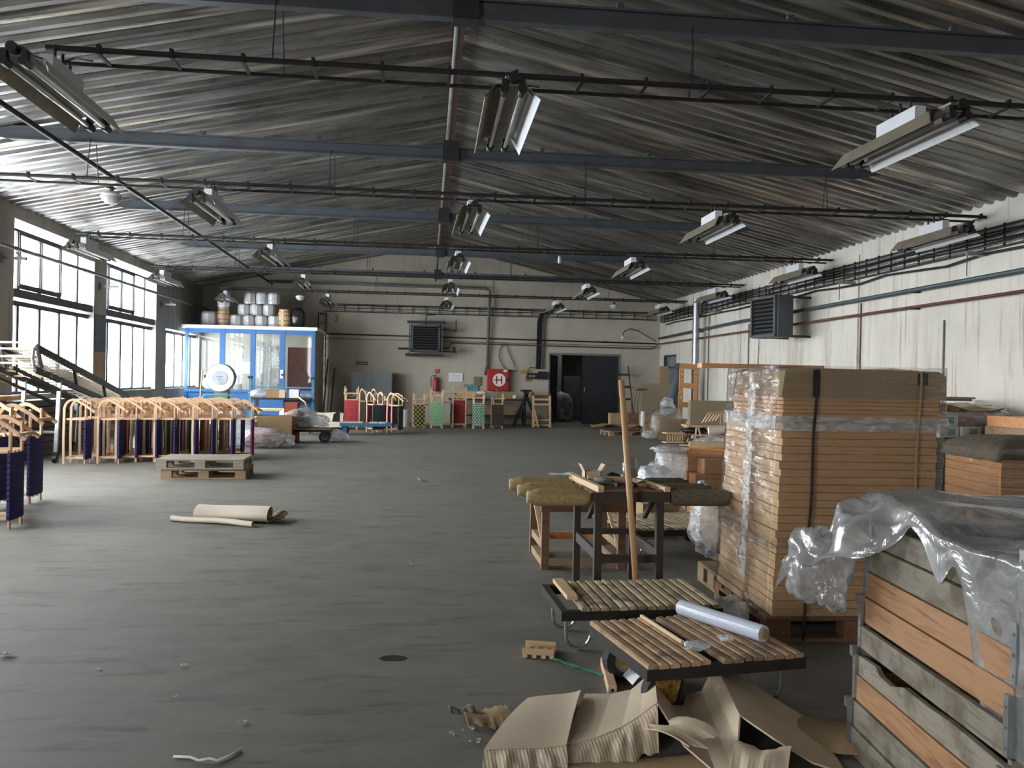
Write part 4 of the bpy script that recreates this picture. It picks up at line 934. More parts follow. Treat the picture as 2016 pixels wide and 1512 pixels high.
# ---------------------------------------------------------------- carts
def cart(name, label, loc, rz, L, W, z, deckmat, frame, nsl, wheel_end=-1, wheel_r=.11, fork='yellow', legs=True, gap=None, leg_r=.009, slats=True):
    t_ = thing(name, label, 'cart', loc, rz)
    f = MB(); th = .055
    f.bb(-L/2, L/2, -W/2, -W/2+.04, z-th-.02, z-.022); f.bb(-L/2, L/2, W/2-.04, W/2, z-th-.02, z-.022)
    f.bb(-L/2, -L/2+.04, -W/2+.04, W/2-.04, z-th-.02, z-.022); f.bb(L/2-.04, L/2, -W/2+.04, W/2-.04, z-th-.02, z-.022)
    f.bb(-.03, .03, -W/2+.04, W/2-.04, z-th-.02, z-.03)
    f.build('frame', frame, t_)
    if slats:
        s_ = MB(); st = (L-.01)/nsl
        for i in range(nsl):
            if gap and i in gap: continue
            x = -L/2+st*(i+.5); q = R.uniform(-.008, .008)
            s_.add([], []); w_ = st*.43
            pr = [(x-w_, z-.022), (x-w_, z-.006), (x-w_*.6, z), (x+w_*.6, z), (x+w_, z-.006), (x+w_, z-.022)]
            s_.prism(pr, 'y', -W/2+.0+q, W/2+q)
        s_.build('deck_slats', deckmat, t_)
    else: MB().bb(-L/2, L/2, -W/2, W/2, z-.021, z).build('deck', deckmat, t_)
    for s in (-1, 1):
        x = wheel_end*(L/2-.14); y = s*(W/2-.12); r = wheel_r
        wl_ = MB(); wl_.tube((x, y-.03, r), (x, y+.03, r), r, 24); o = wl_.build('wheel', M['rubber'], t_)
        MB().tube((x, y-.034, r), (x, y+.034, r), r*.55, 18).build('hub', M['tyre_grey'], o)
        k = MB()
        for q in (-.045, .045): k.prism([(x-.035, r-.03), (x+.035, r-.03), (x+.07, z-th-.02), (x-.07, z-th-.02)], 'y', y+q-.006, y+q+.006)
        k.bb(x-.08, x+.08, y-.055, y+.055, z-th-.035, z-th-.02); k.build('caster_fork', M[fork], t_)
        if legs:
            x = -wheel_end*(L/2-.05); d_ = -wheel_end
            # U-shaped bent rod leg
            pts = [(x, y, z-th-.01), (x, y, .10)]+[(x-d_*.07+d_*.07*math.cos(a), y, .08-.07*math.sin(a)) for a in [i*PI/8 for i in range(1, 8)]]+[(x-d_*.15, y, .10), (x-d_*.22, y, z-th-.01)]
            MB().path(pts, leg_r, 6).build('leg', M['galv'] if frame != M['black'] else M['tyre_grey'], t_)
    return t_
c_ = cart('platform_cart', 'low flat cart loaded with film-covered bundles, middle distance left', (-2.45, 20.0, 0), .05, 1.16, .75, .32, M['pallet'], M['rust_dark'], 9, 1, .13, 'dark_steel', slats=False)
tag(MB().blob((-2.62, 19.95, .56), (.85, .6, .52), 41, .16, 2, px=.8, flat=.9).build('film_cover', M['film_white'], smooth=True), 'milky film draped over the bundles on the flat cart', 'film')
for i, (x, y, z, c, lab) in enumerate(((-2.78, 19.85, .385, (.12, .15, .42), 'blue-violet'), (-2.78, 19.85, .51, (.30, .34, .42), 'grey-blue'), (-2.48, 19.85, .385, (.35, .52, .42), 'pale green'), (-2.48, 19.85, .51, (.06, .28, .22), 'dark green'), (-2.62, 19.9, .63, (.5, .08, .1), 'red and white'))):
    tag(MB().blob((x, y, z), (.27, .3, .118), 50+i, .1, px=.7).build('cloth_bundle', plain('bundle_cloth_%d' % i, c, .8, 0, .4, 18), smooth=True), '%s cloth bundle under film on the flat cart' % lab, 'bundle', 'cloth bundles on the flat cart')
tag(MB().blob((-2.2, 20.0, .47), (.55, .5, .30), 57, .25, px=.8).build('film_bag', M['film_white'], smooth=True), 'grey crumpled film bag on the right half of the flat cart', 'bag')
tag(MB().blob((-1.75, 20.3, .13), (.5, .4, .28), 58, .3, flat=.9).build('film_bag', M['sheet_w'], smooth=True), 'white crumpled film bag on the floor behind the flat cart', 'bag')
b_ = cart('blue_cart', 'low light-blue flat cart in front of the red sled, far left of the middle', (-1.25, 22.85, 0), .08, 1.35, .7, .30, M['cart_blue'], M['cart_blue'], 9, -1, .11, 'cart_blue', False, slats=False)
for i, (x, w_) in enumerate(((-1.6, .55), (-1.05, .22), (-.82, .18))): tag(MB().box((x, 22.85, .311), (w_, .5, .02)).build('paper_sheet', M['card_pale']), 'pale flat sheet lying on the blue cart, %s from the left' % NTH[i], 'sheet', 'pale sheets on the blue cart')
tag(MB().prism([(-1.95, .3), (-2.15, .3), (-2.12, .5), (-1.95, .62)], 'y', 23.15, 23.19).build('dark_board', M['dark_wood']), 'dark angled board standing behind the left end of the blue cart', 'board')
for s in (-1, 1): pass
def sheetroll(u, v):
    x = -3.35+1.35*u; z = .05+.46*math.sin(v*PI)**.6*(1-.15*u); y = 25.1+.35*(v-.5)*2
    return (x, y, z+.02*math.sin(u*9))
tag(MB().grid(sheetroll, 16, 12).build('cardboard_sheet', M['card_pale'], solid=.01), 'big pale bowed cardboard sheet on the floor behind the flat cart', 'cardboard')
# white drum behind sleds
tag(MB().lathe([(0, 0), (.17, 0), (.18, .25), (.17, .26), (.18, .52), (.19, .54), (0, .54)], (-.28, 26.6, 0), 18).build('white_drum', M['white_metal'], smooth=False), 'white drum standing between the sleds near the far wall', 'drum')
# ---------------------------------------------------------------- things along the far wall
t_ = thing('work_table', 'dark work table against the far wall behind the sleds', 'table', (2.5, 28.2, 0))
MB().bb(-1.35, 1.25, -.35, .35, .82, .87).build('table_top', M['dark_wood'], t_)
for x in (-1.25, 1.15):
    for y in (-.3, .3): MB().bb(x-.03, x+.03, y-.03, y+.03, 0, .82).build('leg', M['dark_steel'], t_)
MB().bb(-1.3, 1.2, -.3, .3, .3, .34).build('lower_shelf', M['dark_wood'], t_)
opened_box('cardboard_box', 'open brown cardboard box with raised flaps on the far wall table', (3.05, 28.15, .872), (.55, .35, .2), M['card_dk'])
tag(MB().bb(1.25, 2.0, 27.95, 28.3, .872, 1.10).build('wood_block_stack', M['pine']), 'block of pale boards lying on the far wall table', 'boards')
tag(MB().lathe([(0, 0), (.06, 0), (.06, .14), (.03, .2), (0, .2)], (2.55, 28.1, .872), 12).build('blue_can', plain('blue_can_paint', (.02, .14, .3))), 'small blue can on the far wall table', 'can')
tag(MB().blob((3.3, 27.85, .95), (.16, .12, .12), 60, .2).build('white_cup', M['paper']), 'small white crumpled item at the right end of the far wall table', 'paper')
for i, (x, w_, h_) in enumerate(((1.6, .5, .28), (2.4, .6, .25), (3.1, .5, .22))):
    opened_box('dark_crate', 'dark crate on the shelf under the far wall table, %s from the left' % NTH[i], (x, 28.2, .342), (w_, .4, h_), M['card_dk'], 0, False, 'crate')
t_ = thing('a_frame_trestle', 'black folding A-frame trestle right of the work table', 'trestle', (3.62, 27.45, 0))
for y in (-.2, .2):
    MB().bar((-.4, y, 0), (.06, y, 1.16), .05, .05).build('leg', M['black'], t_); MB().bar((.45, y, 0), (-.06, y, 1.16), .05, .05).build('leg', M['black'], t_)
MB().bb(-.16, .16, -.24, .24, 1.14, 1.2).build('top_bar', M['black'], t_); MB().bar((-.3, -.2, .3), (.33, -.2, .3), .04, .04).build('cross_bar', M['black'], t_)
for i in range(3):
    t_ = thing('wooden_rack', 'pale wooden frame leaning by the big door, %s of three' % ['front', 'middle', 'back'][i], 'frame', (4.10+.03*i, 27.15+.25*i, 0), rot=(-.14, 0, 0), group='wooden frames leaning by the door')
    h_ = 1.02+.05*i
    for s in (-1, 1): MB().bb(s*.27-.04, s*.27+.04, -.02, .02, 0, h_).build('stile', M['brown_wood'] if i else M['pine'], t_)
    for z in (.07, .24, h_-.28, h_-.12): MB().bb(-.23, .23, -.02, .02, z-.03, z+.03).build('rail', M['pine'] if i == 0 else M['brown_wood'], t_)
tag(MB().bar((3.98, 27.0, 0), (3.8, 27.15, .72), .22, .03).build('leaning_plank', M['pine']), 'short pale plank leaning beside the wooden frames', 'plank')
# beyond the door
tag(MB().blob((5.45, 31.2, .55), (.85, .7, 1.1), 61, .22, 2, flat=.95, px=.8).build('film_bundle', M['film_white'], smooth=True), 'bulging bundle wrapped in shiny film in the room beyond the door', 'bundle')
tag(MB().blob((5.45, 31.2, .5), (.7, .55, .9), 62, .2, 2).build('dark_bundle', M['bag_black'], smooth=True), 'dark sack inside the film bundle beyond the door', 'sack')
tag(MB().bb(5.25, 5.6, 32.2, 32.6, 0, 3.1).build('storeroom_column', M['cab_grey']), 'grey column standing in the room beyond the door', 'column')
tag(MB().bb(5.65, 6.3, 31.9, 32.4, 0, 1.7).build('storeroom_cabinet', M['blue_grey']), 'grey cabinet in the room beyond the door', 'cabinet')
l = bpy.data.lights.new('storeroom_fill_light', 'AREA'); l.size = 1.0; l.energy = 7; l.color = (1, .96, .9)  # added fill light for the room beyond the door, has no lamp body
lo = bpy.data.objects.new('storeroom_fill_light', l); C.objects.link(lo); lo.location = (5.6, 31, 3.15)
# ---------------------------------------------------------------- far right corner
t_ = thing('leaning_ladder', 'dark ladder leaning against the far wall right of the big door', 'ladder', (7.12, 27.95, 0), rot=(-.38, 0, 0))
for s in (-1, 1): MB().bar((s*.26, 0, 0), (s*.2, 0, 2.2), .05, .03).build('stile', M['dark_wood'], t_)
for z in (.45, 1.0, 1.45, 1.9): MB().bar((-.24, 0, z), (.24, 0, z), .04, .06).build('rung', M['dark_wood'], t_)
for i in range(2): tag(MB().box((7.75+.06*i, 26.6+.18*i, .92), (1.05, .02, 1.12), M=Matrix.Rotation(-.12, 3, 'X')).build('hardboard_sheet', M['hardboard']), '%s brown hardboard sheet leaning near the far right corner' % ['front', 'back'][i], 'board')
tag(MB().box((7.75, 26.7, .18), (1.1, .5, .36)).build('board_stack', M['pallet']), 'low stack of boards carrying the leaning hardboard sheets', 'boards')
tag(MB().bb(7.95, 8.2, 27.0, 27.2, 0, 2.05).build('cardboard_column', M['card_dk']), 'tall brown cardboard column beside the corner door', 'column')
tag(MB().path([(7.25, 24.0, .09), (7.4, 24.2, .8), (7.7, 24.5, 1.5), (7.85, 24.7, 2.05)], .13, 12).build('net_roll', M['mesh_blue'], smooth=True), 'blue-grey rolled net leaning near the right wall', 'roll')
t_ = thing('orange_rack', 'orange wooden rack with pegs leaning beside the flue', 'rack', (7.62, 23.2, 0), rot=(-.1, .06, .1))
for x in (-.22, .22): MB().bb(x-.06, x+.06, -.02, .02, 0, 2.05).build('upright', M['orange_x'], t_)
for z in (.3, .9, 1.45, 2.0): MB().bb(-.22, .22, -.025, .025, z-.07, z+.07).build('rail', M['orange_x'], t_)
for z in (.5, .7, 1.1, 1.25, 1.6, 1.75, 1.9): MB().tube((-.22, -.08, z), (-.22, .02, z), .02, 8).build('peg', M['pine'], t_)
# bent sled runner bundle frames near the ladder
for i in range(3):
    x = 6.75+.1*i
    tag(MB().path([(x, 26.0, .0), (x, 26.05, .9), (x+.08, 26.05, 1.25), (x+.3, 26.0, 1.3)], .018, 6).build('bent_runner', M['brown_wood'], smooth=True), 'brown bent runner standing near the ladder, %s from the left' % NTH[i], 'runner', 'bent runners near the ladder')
tag(MB().bb(6.55, 7.2, 25.6, 26.0, 0, .55).build('wood_crate', M['brown_wood']), 'low brown wooden crate in front of the ladder', 'crate')
# pallet with cardboard
def pallet(name, label, loc, rz, L=1.2, W=.8, mat=None, group=None, h=.144):
    t_ = thing(name, label, 'pallet', loc, rz, group); mat = mat or M['pallet']
    n = 5; bw = W/n*.78
    for i in range(n): y = -W/2+bw/2+(W-bw)*i/(n-1); MB().box((0, y, h-.011), (L, bw, .022)).build('deck_board', mat, t_, bevel=.002)
    for i in range(3):
        x = -L/2+.0725+(L-.145)*i/2; MB().box((x, 0, h-.033), (.145, W, .022)).build('stringer_board', mat, t_)
        for j in range(3): y = -W/2+.05+(W-.1)*j/2; MB().box((x, y, h-.083), (.145, .1, .078)).build('block', mat, t_)
    for j in range(3): y = -W/2+.05+(W-.1)*j/2; MB().box((0, y, .011), (L, .1, .022)).build('bottom_board', mat, t_)
    return t_
pallet('wooden_pallet', 'wooden pallet with cardboard scraps near the far right, left of the wrapped boxes', (5.95, 23.6, 0), .1)
def flop(cx, cy, z, w_, d, seed, amp=.06, rz=0, nz=10):
    o_ = Vector((seed*1.3, seed*.7, 0)); c, s = math.cos(rz), math.sin(rz)
    def f(u, v):
        x, y = (u-.5)*w_, (v-.5)*d
        q = noise.noise(Vector((u*2, v*2, 0))+o_)
        zz = z+amp*(abs(q)*2+.6*(abs(u-.5)+abs(v-.5)))
        return (cx+x*c-y*s, cy+x*s+y*c, zz)
    return MB().grid(f, nz, nz)
tag(flop(5.75, 23.55, .17, 1.5, .8, 3, .12).build('cardboard_scrap', M['card_dk'], solid=.006), 'crumpled cardboard sheet on the pallet near the far right', 'cardboard')
tag(MB().bb(5.55, 5.95, 23.7, 24.0, .30, .62).build('brown_carton', M['card_dk']), 'brown carton on the pallet with cardboard scraps', 'box')
tag(MB().tube((6.35, 23.2, .28), (6.36, 23.2, .70), .065, 14).build('film_roll', M['film_roll']), 'short roll of film standing on the pallet near the far right', 'roll')
for i, (x, y, sx, sy, sz, mt, lab) in enumerate(((6.85, 22.2, .75, .5, .55, 'card_dk', 'brown carton wrapped in film near the far right'), (6.75, 23.3, .8, .6, .62, 'pallet', 'stack of short boards behind the wrapped carton'))):
    tag(MB().box((x, y, sz/2), (sx, sy, sz)).build('wrapped_carton', M[mt]), lab, 'box')
tag(MB().blob((6.7, 22.2, .45), (.95, .75, .9), 63, .2, 2, flat=.95).build('film_wrap', M['film'], smooth=True), 'clear crumpled film over the brown carton near the far right', 'film')
tag(MB().blob((6.25, 22.1, .12), (.5, .4, .26), 64, .25, 2, flat=.9).build('film_wrap', M['film_white'], smooth=True), 'clear crumpled film heap on the floor left of the wrapped carton', 'film')
tag(MB().blob((6.95, 22.9, .85), (.45, .3, .5), 65, .3, 2).build('film_wrap', M['film_white'], smooth=True), 'milky film tuft on the stack of short boards', 'film')
tag(MB().bar((6.9, 21.3, .25), (7.4, 21.9, .72), .14, .02).build('leaning_plank', M['pine']), 'pale plank leaning on the wrapped carton near the far right', 'plank')
t_ = thing('stick_crate', 'small crate of pale upright sticks on the floor near the far right', 'crate', (6.45, 20.7, 0), .1)
for z in (.03, .26): MB().box((0, 0, z), (.48, .3, .03)).build('rail', M['pine'], t_)
for i in range(7): MB().box((-.2+.066*i, -.13, .145), (.02, .02, .2)).build('stick', M['pine'], t_)
tag(MB().tube((7.0, 20.8, .12), (7.02, 20.9, .86), .05, 12).build('film_roll', M['film_roll'], smooth=False), 'slim upright film-wrapped roll in front of the blue-grey net', 'roll')
t_ = thing('folding_stand', 'black folding stand holding the slim wrapped roll', 'stand', (6.95, 20.8, 0))
for q in ((-.3, -.15), (.3, -.15), (-.3, .2), (.3, .2)): MB().bar((q[0], q[1], 0), (-q[0]*.3, 0, .3), .02, .02).build('leg', M['dark_steel'], t_)
MB().blob((.1, .05, .32), (.7, .4, .16), 66, .3).build('black_cover', M['bag_black'], t_, smooth=True)
tag(MB().bar((6.35, 19.9, .02), (6.95, 19.7, .02), .03, .03).build('loose_lath', M['pine']), 'thin pale lath lying on the floor in front of the folding stand', 'lath')
# panel on trestle legs
t_ = thing('trestle_stand', 'pale wooden trestle stand carrying a big hardboard panel by the right wall', 'trestle', (7.35, 20.6, 0))
for x in (-.32, .38):
    for s in (-1, 1): MB().bar((x+.1*s, -.15, 0), (x+.02*s, 0, .45), .035, .035).build('leg', M['pine'], t_); MB().bar((x+.1*s, .45, 0), (x+.02*s, .3, .45), .035, .035).build('leg', M['pine'], t_)
MB().bb(-.6, .6, -.05, .4, .43, .47).build('top_board', M['pine'], t_); MB().bb(-.5, .55, -.13, -.10, .2, .24).build('cross_bar', M['pine'], t_)
tag(MB().bb(6.85, 8.1, 20.6, 20.75, .475, 1.08).build('hardboard_sheet', M['hardboard']), 'big flat hardboard panel standing on the trestle stand', 'panel')
tag(MB().bb(6.9, 8.05, 20.78, 20.95, .475, .98).build('slatted_board', M['pallet']), 'wooden slatted panel right behind the hardboard panel', 'panel')
for i in range(5):
    x = 6.15+.16*i; y = 16.6+.25*i
    pts = [(x, y, .0), (x, y, .88)]+[(x-.05-.02*j-.055*j, y-.02*j, .92+.055*math.sin(j*.5)-.02*j) for j in range(1, 4)]+[(x-.42, y-.1, .72)]
    tag(MB().path(pts, .016, 6).build('bent_runner', M['beech'], smooth=True), 'pale J-shaped wooden runner standing behind the tall stack, %s from the left' % NTH[i], 'runner', 'J-shaped runners behind the tall stack')
# ================================================================ FOREGROUND RIGHT
# pallets on the floor at left, paper rolls, litter
pallet('wooden_pallet', 'lower of the two stacked pallets in front of the sled rows', (-2.98, 13.0, 0), .04, 1.16, .8, M['pallet'], 'two stacked pallets')
pallet('wooden_pallet', 'upper weathered pallet, shifted on top of the other in front of the sleds', (-3.02, 12.98, .1445), .03, 1.2, .82, M['pallet_grey'], 'two stacked pallets')
def rollsheet(x0, x1, y, r, flat, dr=0, seed=0):
    mb = MB()
    def f(u, v):
        x = x0+(x1-x0)*u; a = 2*PI*v*1.15; rr = r*(1-.12*v)
        return (x, y+dr*u+rr*1.6*math.cos(a)+.01*math.sin(x*9), max(.008, rr*flat*(1+math.sin(a))+.004+.006*math.sin(x*7+seed)))
    return mb.grid(f, 20, 30)
tag(rollsheet(-2.20, -1.44, 9.15, .12, .62, -.20).build('cardboard_roll', M['card_pale'], solid=.006), 'thick flattened roll of pale cardboard lying on the open floor at left', 'cardboard')
tag(rollsheet(-2.44, -1.56, 9.05, .032, .8, -.38, 2).build('cardboard_roll', M['card_pale'], solid=.005), 'thin rolled strip of pale cardboard in front of the thick roll on the floor', 'cardboard')
tag(flop(-1.42, 9.0, .01, .25, .35, 8, .05).build('cardboard_scrap', M['card_dk'], solid=.004), 'brown torn flap at the right end of the thick cardboard roll', 'cardboard')
for i, (x, y, s, lab) in enumerate(((-1.146, 4.53, .03, 'small pale scrap at left of the stain'), (-.707, 3.77, .035, 'white scrap near the bottom, above the white string'), (.12, 12.54, .12, 'pale scrap in the middle of the far floor'),
        (-2.1, 4.75, .06, 'pale torn scrap at the left of the near floor'), (-1.07, 4.1, .015, 'tiny white crumb left of the near floor'), (.22, 3.84, .03, 'small pale crumb beside the torn cardboard edge'), (-1.55, 4.5, .02, 'tiny white crumb far left on the near floor'), (.0, 6.9, .02, 'tiny white crumb in mid floor'))):
    tag(flop(x, y, .003, s, s*.6, i+20, s*.25, i, 4).build('paper_scrap', M['paper' if s < .1 else 'card_pale'], solid=.001), lab, 'scrap')
tag(MB().path([(-.906, 3.45, .006), (-.84, 3.44, .006), (-.80, 3.40, .01), (-.76, 3.405, .014), (-.73, 3.40, .008), (-.69, 3.44, .007), (-.66, 3.5, .006)], .005, 5).build('string', M['paper'], smooth=True), 'twisted white string lying on the floor at the bottom edge', 'string')
tag(MB().prism([(-.13, 0), (-.09, .05), (-.02, .06), (.05, .045), (.09, .0), (.06, -.05), (-.02, -.06), (-.1, -.045)], 'z', .0005, .0015).build('floor_stain', plain('oily_stain', (.035, .033, .026), .35)), 'dark oily patch on the middle of the near floor', 'stain')
bpy.data.objects['floor_stain'].location = (-.07, 4.6, 0); bpy.data.objects['floor_stain'].scale = (.7, .8, 1)

# ---------------------------------------------------------------- carts
c1 = cart('slatted_cart', 'slatted wooden flat cart in front of the dark workbench', (1.27, 4.89, 0), .03, .92, .62, .27, M['deck'], M['rust_dark'], 17, 1, .09, 'dark_steel', gap=(0, 1))
tag(MB().box((.90, 4.93, .2835), (.06, .42, .025), .03).build('wood_strip', M['pine']), 'fresh pale slat lying loose on the left end of the nearest-but-one cart', 'slat')
c2 = cart('slatted_cart', 'nearest slatted flat cart with yellow castors and a film roll on it', (1.37, 4.03, 0), .165, .80, .70, .27, M['deck_red'], M['rust_dark'], 15, -1, .10, 'yellow', gap=(6,))
c3 = cart('slatted_cart', 'slatted flat cart standing behind and right of the dark workbench', (2.28, 7.48, 0), .16, 1.1, .80, .27, M['deck'], M['rust_dark'], 18, 1, .10, 'dark_steel')
# film roll, sticks, twine on the nearest cart
t_ = thing('film_roll', 'white roll of stretch film lying across the nearest cart', 'roll', (1.565, 4.12, .272+.04), 0)
a, b = Vector((-.135, .27, 0)), Vector((.115, -.22, 0))
MB().tube(a, b, .04, 28).build('wound_film', M['film_roll'], t_, smooth=False)
MB().tube(a*1.04, b*1.05, .024, 20).build('core', M['card_dk'], t_)
tag(MB().tube((1.20, 4.33, .284), (1.275, 3.88, .284), .011, 10).build('round_stick', M['pine']), 'short round stick lying on the nearest cart', 'stick')
tag(MB().blob((1.315, 3.80, .295), (.12, .06, .045), 70, .35, 4).build('film_scrap', M['film_white'], smooth=True), 'crumpled film twisted around the end of the short round stick', 'film')
def coil(c, seed):
    q = random.Random(seed); mb = MB()
    for i in range(9):
        a = q.random()*PI; r = .028+q.random()*.014; pts = []
        for j in range(12):
            t = 2*PI*j/12; pts.append((c[0]+r*math.cos(t)*math.cos(a)-r*.4*math.sin(t)*math.sin(a)+.01*(q.random()-.5), c[1]+r*math.cos(t)*math.sin(a)+r*.4*math.sin(t)*math.cos(a), c[2]+.006+.014*abs(math.sin(t+i))))
        mb.path(pts, .0018, 4, True)
    return mb
tag(coil((1.50, 3.93, .273), 3).build('twine_coil', M['paper'], smooth=True), 'small coil of white twine lying on the nearest cart', 'twine')
# things on the floor by the near cart
t_ = thing('wooden_grate', 'small fresh wooden grate lying on the floor left of the nearest cart', 'grate', (.71, 4.62, 0), -.25)
for y in (-.07, .07): MB().box((0, y, .035), (.17, .022, .03)).build('rail', M['pine'], t_, bevel=.002)
for x in (-.07, -.02, .03, .075): MB().box((x, 0, .014), (.025, .17, .02)).build('slat', M['beech_y'], t_, bevel=.002)
mb = MB(); q = random.Random(4)
for i in range(7):
    pts = [(.77+.215*j/14+.012*(q.random()-.5), 4.50-.28*j/14+.02*(q.random()-.5), .008+.012*q.random()) for j in range(15)]
    mb.path(pts, .0022, 4)
tag(mb.build('green_twine', plain('green_twine_fibre', (.015, .22, .12), .6), smooth=True), 'tangled strand of green twine between the wooden grate and the drilled block', 'twine')
t_ = thing('drilled_block', 'pale wooden block with a hole in its end, on the floor by the cardboard', 'block', (1.0, 4.21, .022), -.13)
MB().box((0, 0, 0), (.042, .42, .044)).build('block', M['beech_y'], t_, bevel=.002); MB().tube((0, -.2115, 0), (0, -.2105, 0), .008, 14).build('hole', M['black'], t_)
t_ = thing('paper_note', 'bent white note with handwriting standing beside the drilled block', 'note', (1.12, 4.22, 0), .1)
def nf(u, v): return (-.055+.14*u, .10-.30*v*.9+.0*u, .012+.075*math.sin(PI*min(1, u*.9+.1))**1.2*.9)
MB().grid(nf, 14, 6).build('sheet', M['paper'], t_, solid=.001)
s_ = MB()
for k in range(3):
    pts = []
    for j in range(16):
        v = .12+.75*j/15; u = .25+.22*k+.06*math.sin(j*2.3+k*2); x, y, z = nf(u, v); pts.append((x, y, z+.002))
    s_.path(pts, .0012, 4)
s_.build('handwriting', M['ink'], t_)
tag(MB().tube((1.40, 4.40, .006), (1.58, 4.10, .006), .004, 8).build('metal_rod', M['galv']), 'thin metal rod lying on the floor under the nearest cart', 'rod')

# ---------------------------------------------------------------- padded workbench
t_ = thing('padded_workbench', 'dark wooden workbench with twine-wrapped padded arms sticking out both sides', 'workbench', (1.44, 5.9, 0))
for x in (-.21, .21):
    for y in (-.34, .38): MB().bb(x-.024, x+.024, y-.024, y+.024, 0, .71).build('leg', M['dark_wood'], t_)
MB().bb(-.26, .26, -.40, -.36, .71, .77).build('apron', M['dark_wood'], t_); MB().bb(-.26, .26, .38, .42, .71, .77).build('apron', M['dark_wood'], t_)
MB().bb(-.26, .26, -.36, .38, .745, .77).build('bench_top', M['brown_wood'], t_)
MB().bb(-.19, .19, -.36, -.32, .30, .35).build('rail', M['dark_wood'], t_); MB().bb(-.19, .19, .36, .40, .36, .40).build('rail', M['dark_wood'], t_)
for x in (-.21, .21): MB().bb(x-.012, x+.012, -.32, .36, .31, .38).build('rail', M['dark_wood'], t_)
for s in (-1, 1): MB().bar((s*.2, -.3, .75), (s*.05, .25, .40) if 0 else (s*.2, .0, .55), .03, .03).build('brace', M['dark_wood'], t_)
for k, y in enumerate((-.36, -.02, .32)):
    for s, x1, mt in ((-1, -.69-.02*k, 'twine'), (1, .72-.05*k, 'twine_dk')):
        x0 = s*.275; pts = []; sc = []
        n = 14
        for i in range(n+1):
            u = i/n; pts.append((x0+(x1-x0)*u, y, .735)); e = min(u, 1-u)*n
            sc.append([.72, .95, 1.0][min(2, int(e))])
        MB().sweep(pts, [(p[0], p[1]*1.0) for p in circ(.056, 16)], scl=sc).build('padded_arm', M[mt], t_, smooth=True)
# frame and tools on the bench
t_ = thing('tool_tray', 'shallow wooden frame tray holding tools on the padded workbench', 'tray', (1.44, 5.9, .771))
MB().bar((-.255, .40, .02), (-.20, -.38, .02), .04, .04).build('side', M['pine'], t_); MB().bar((.14, .40, .02), (.25, -.38, .02), .04, .03).build('side', M['pine'], t_)
MB().bb(-.19, .12, .10, .13, 0, .05).build('back', M['pine'], t_); MB().bb(-.17, .22, -.36, -.33, 0, .015).build('front', M['brown_wood'], t_)
opened_box('cardboard_box', 'small open cardboard box with raised flaps on the padded workbench', (1.30, 6.12, .772), (.12, .12, .08), M['card'])
t_ = thing('glass_jar', 'dusty glass jar half full on the padded workbench behind the pole', 'jar', (1.59, 6.14, .772))
MB().lathe([(0, 0), (.052, 0), (.055, .02), (.055, .15), (.045, .16), (.045, .175), (.042, .175), (.042, .01)], n=20).build('glass_body', M['glass'], t_, smooth=True)
MB().lathe([(0, .004), (.05, .004), (.05, .10), (0, .10)], n=18).build('contents', plain('jar_contents', (.22, .20, .13), .8), t_)
tag(MB().path([(1.43, 6.14, .80), (1.45, 6.10, .815), (1.49, 6.06, .80)], .03, 12).build('leather_glove', M['rust_dark'], smooth=True), 'rolled dark leather strip left of the glass jar on the workbench', 'leather')
tools = [('hammer', (1.33, 5.83), (1.50, 5.66), 'black-handled hammer in the tool tray', 'black'), ('pliers', (1.50, 5.86), (1.40, 5.70), 'dark red pliers in the tool tray', 'red'), ('screwdriver', (1.62, 5.85), (1.50, 5.67), 'dark screwdriver in the tool tray', 'dark_steel')]
for nm, a, b, lab, mt in tools:
    t_ = thing(nm, lab, 'tool', (0, 0, 0)); a3, b3 = Vector((a[0], a[1], .80)), Vector((b[0], b[1], .80)); m_ = a3.lerp(b3, .5)
    MB().tube(a3, m_, .014, 8).build('handle', M[mt], t_); MB().tube(m_, b3, .007, 8).build('shaft', M['dark_steel'], t_)
    MB().box(b3, (.05, .025, .025), .5).build('head', M['dark_steel'], t_)
tag(MB().tube((1.29, 5.92, .80), (1.38, 5.82, .81), .028, 12, .02).build('spool', M['tyre_grey'], smooth=True), 'grey cone-shaped spool in the left part of the tool tray', 'spool')
tag(flop(1.12, 6.3, .80, .2, .12, 33, .008).build('paper_sheet', M['paper'], solid=.001), 'white paper sheet lying on the rear padded arm', 'paper')
tag(flop(1.59, 5.68, .79, .14, .10, 35, .02).build('wood_shavings', M['pine'], solid=.003), 'pale wood offcut in the right part of the tool tray', 'offcut')
# low brown stand behind it
t_ = thing('brown_stand', 'low brown wooden stand half hidden behind the padded workbench', 'stand', (1.38, 7.05, 0))
for x in (-.32, .30):
    for y in (-.33, .33): MB().bb(x-.03, x+.03, y-.03, y+.03, 0, .5).build('leg', M['brown_wood'], t_)
    for z in (.04, .18): MB().bb(x-.02, x+.02, -.30, .30, z-.03, z+.03).build('rail', M['pallet'], t_)
    MB().bar((x-.0, -.30, .15), (x, .30, .48), .03, .02).build('brace', M['pine'], t_)
MB().bb(-.36, .34, -.37, -.31, .46, .56).build('apron', M['brown_wood'], t_); MB().bb(-.36, .34, .31, .37, .46, .56).build('apron', M['brown_wood'], t_)
MB().bb(-.29, .27, -.36, -.32, .03, .09).build('rail', M['pallet'], t_); MB().bb(-.29, .27, .31, .35, .12, .18).build('rail', M['orange_x'], t_)
# the pole
tag(MB().tube((1.455, 5.325, 0), (1.335, 5.42, 1.515), .021, 14, .019).build('wooden_pole', M['stick'], smooth=True), 'long round wooden pole leaning against the front of the workbench', 'pole')

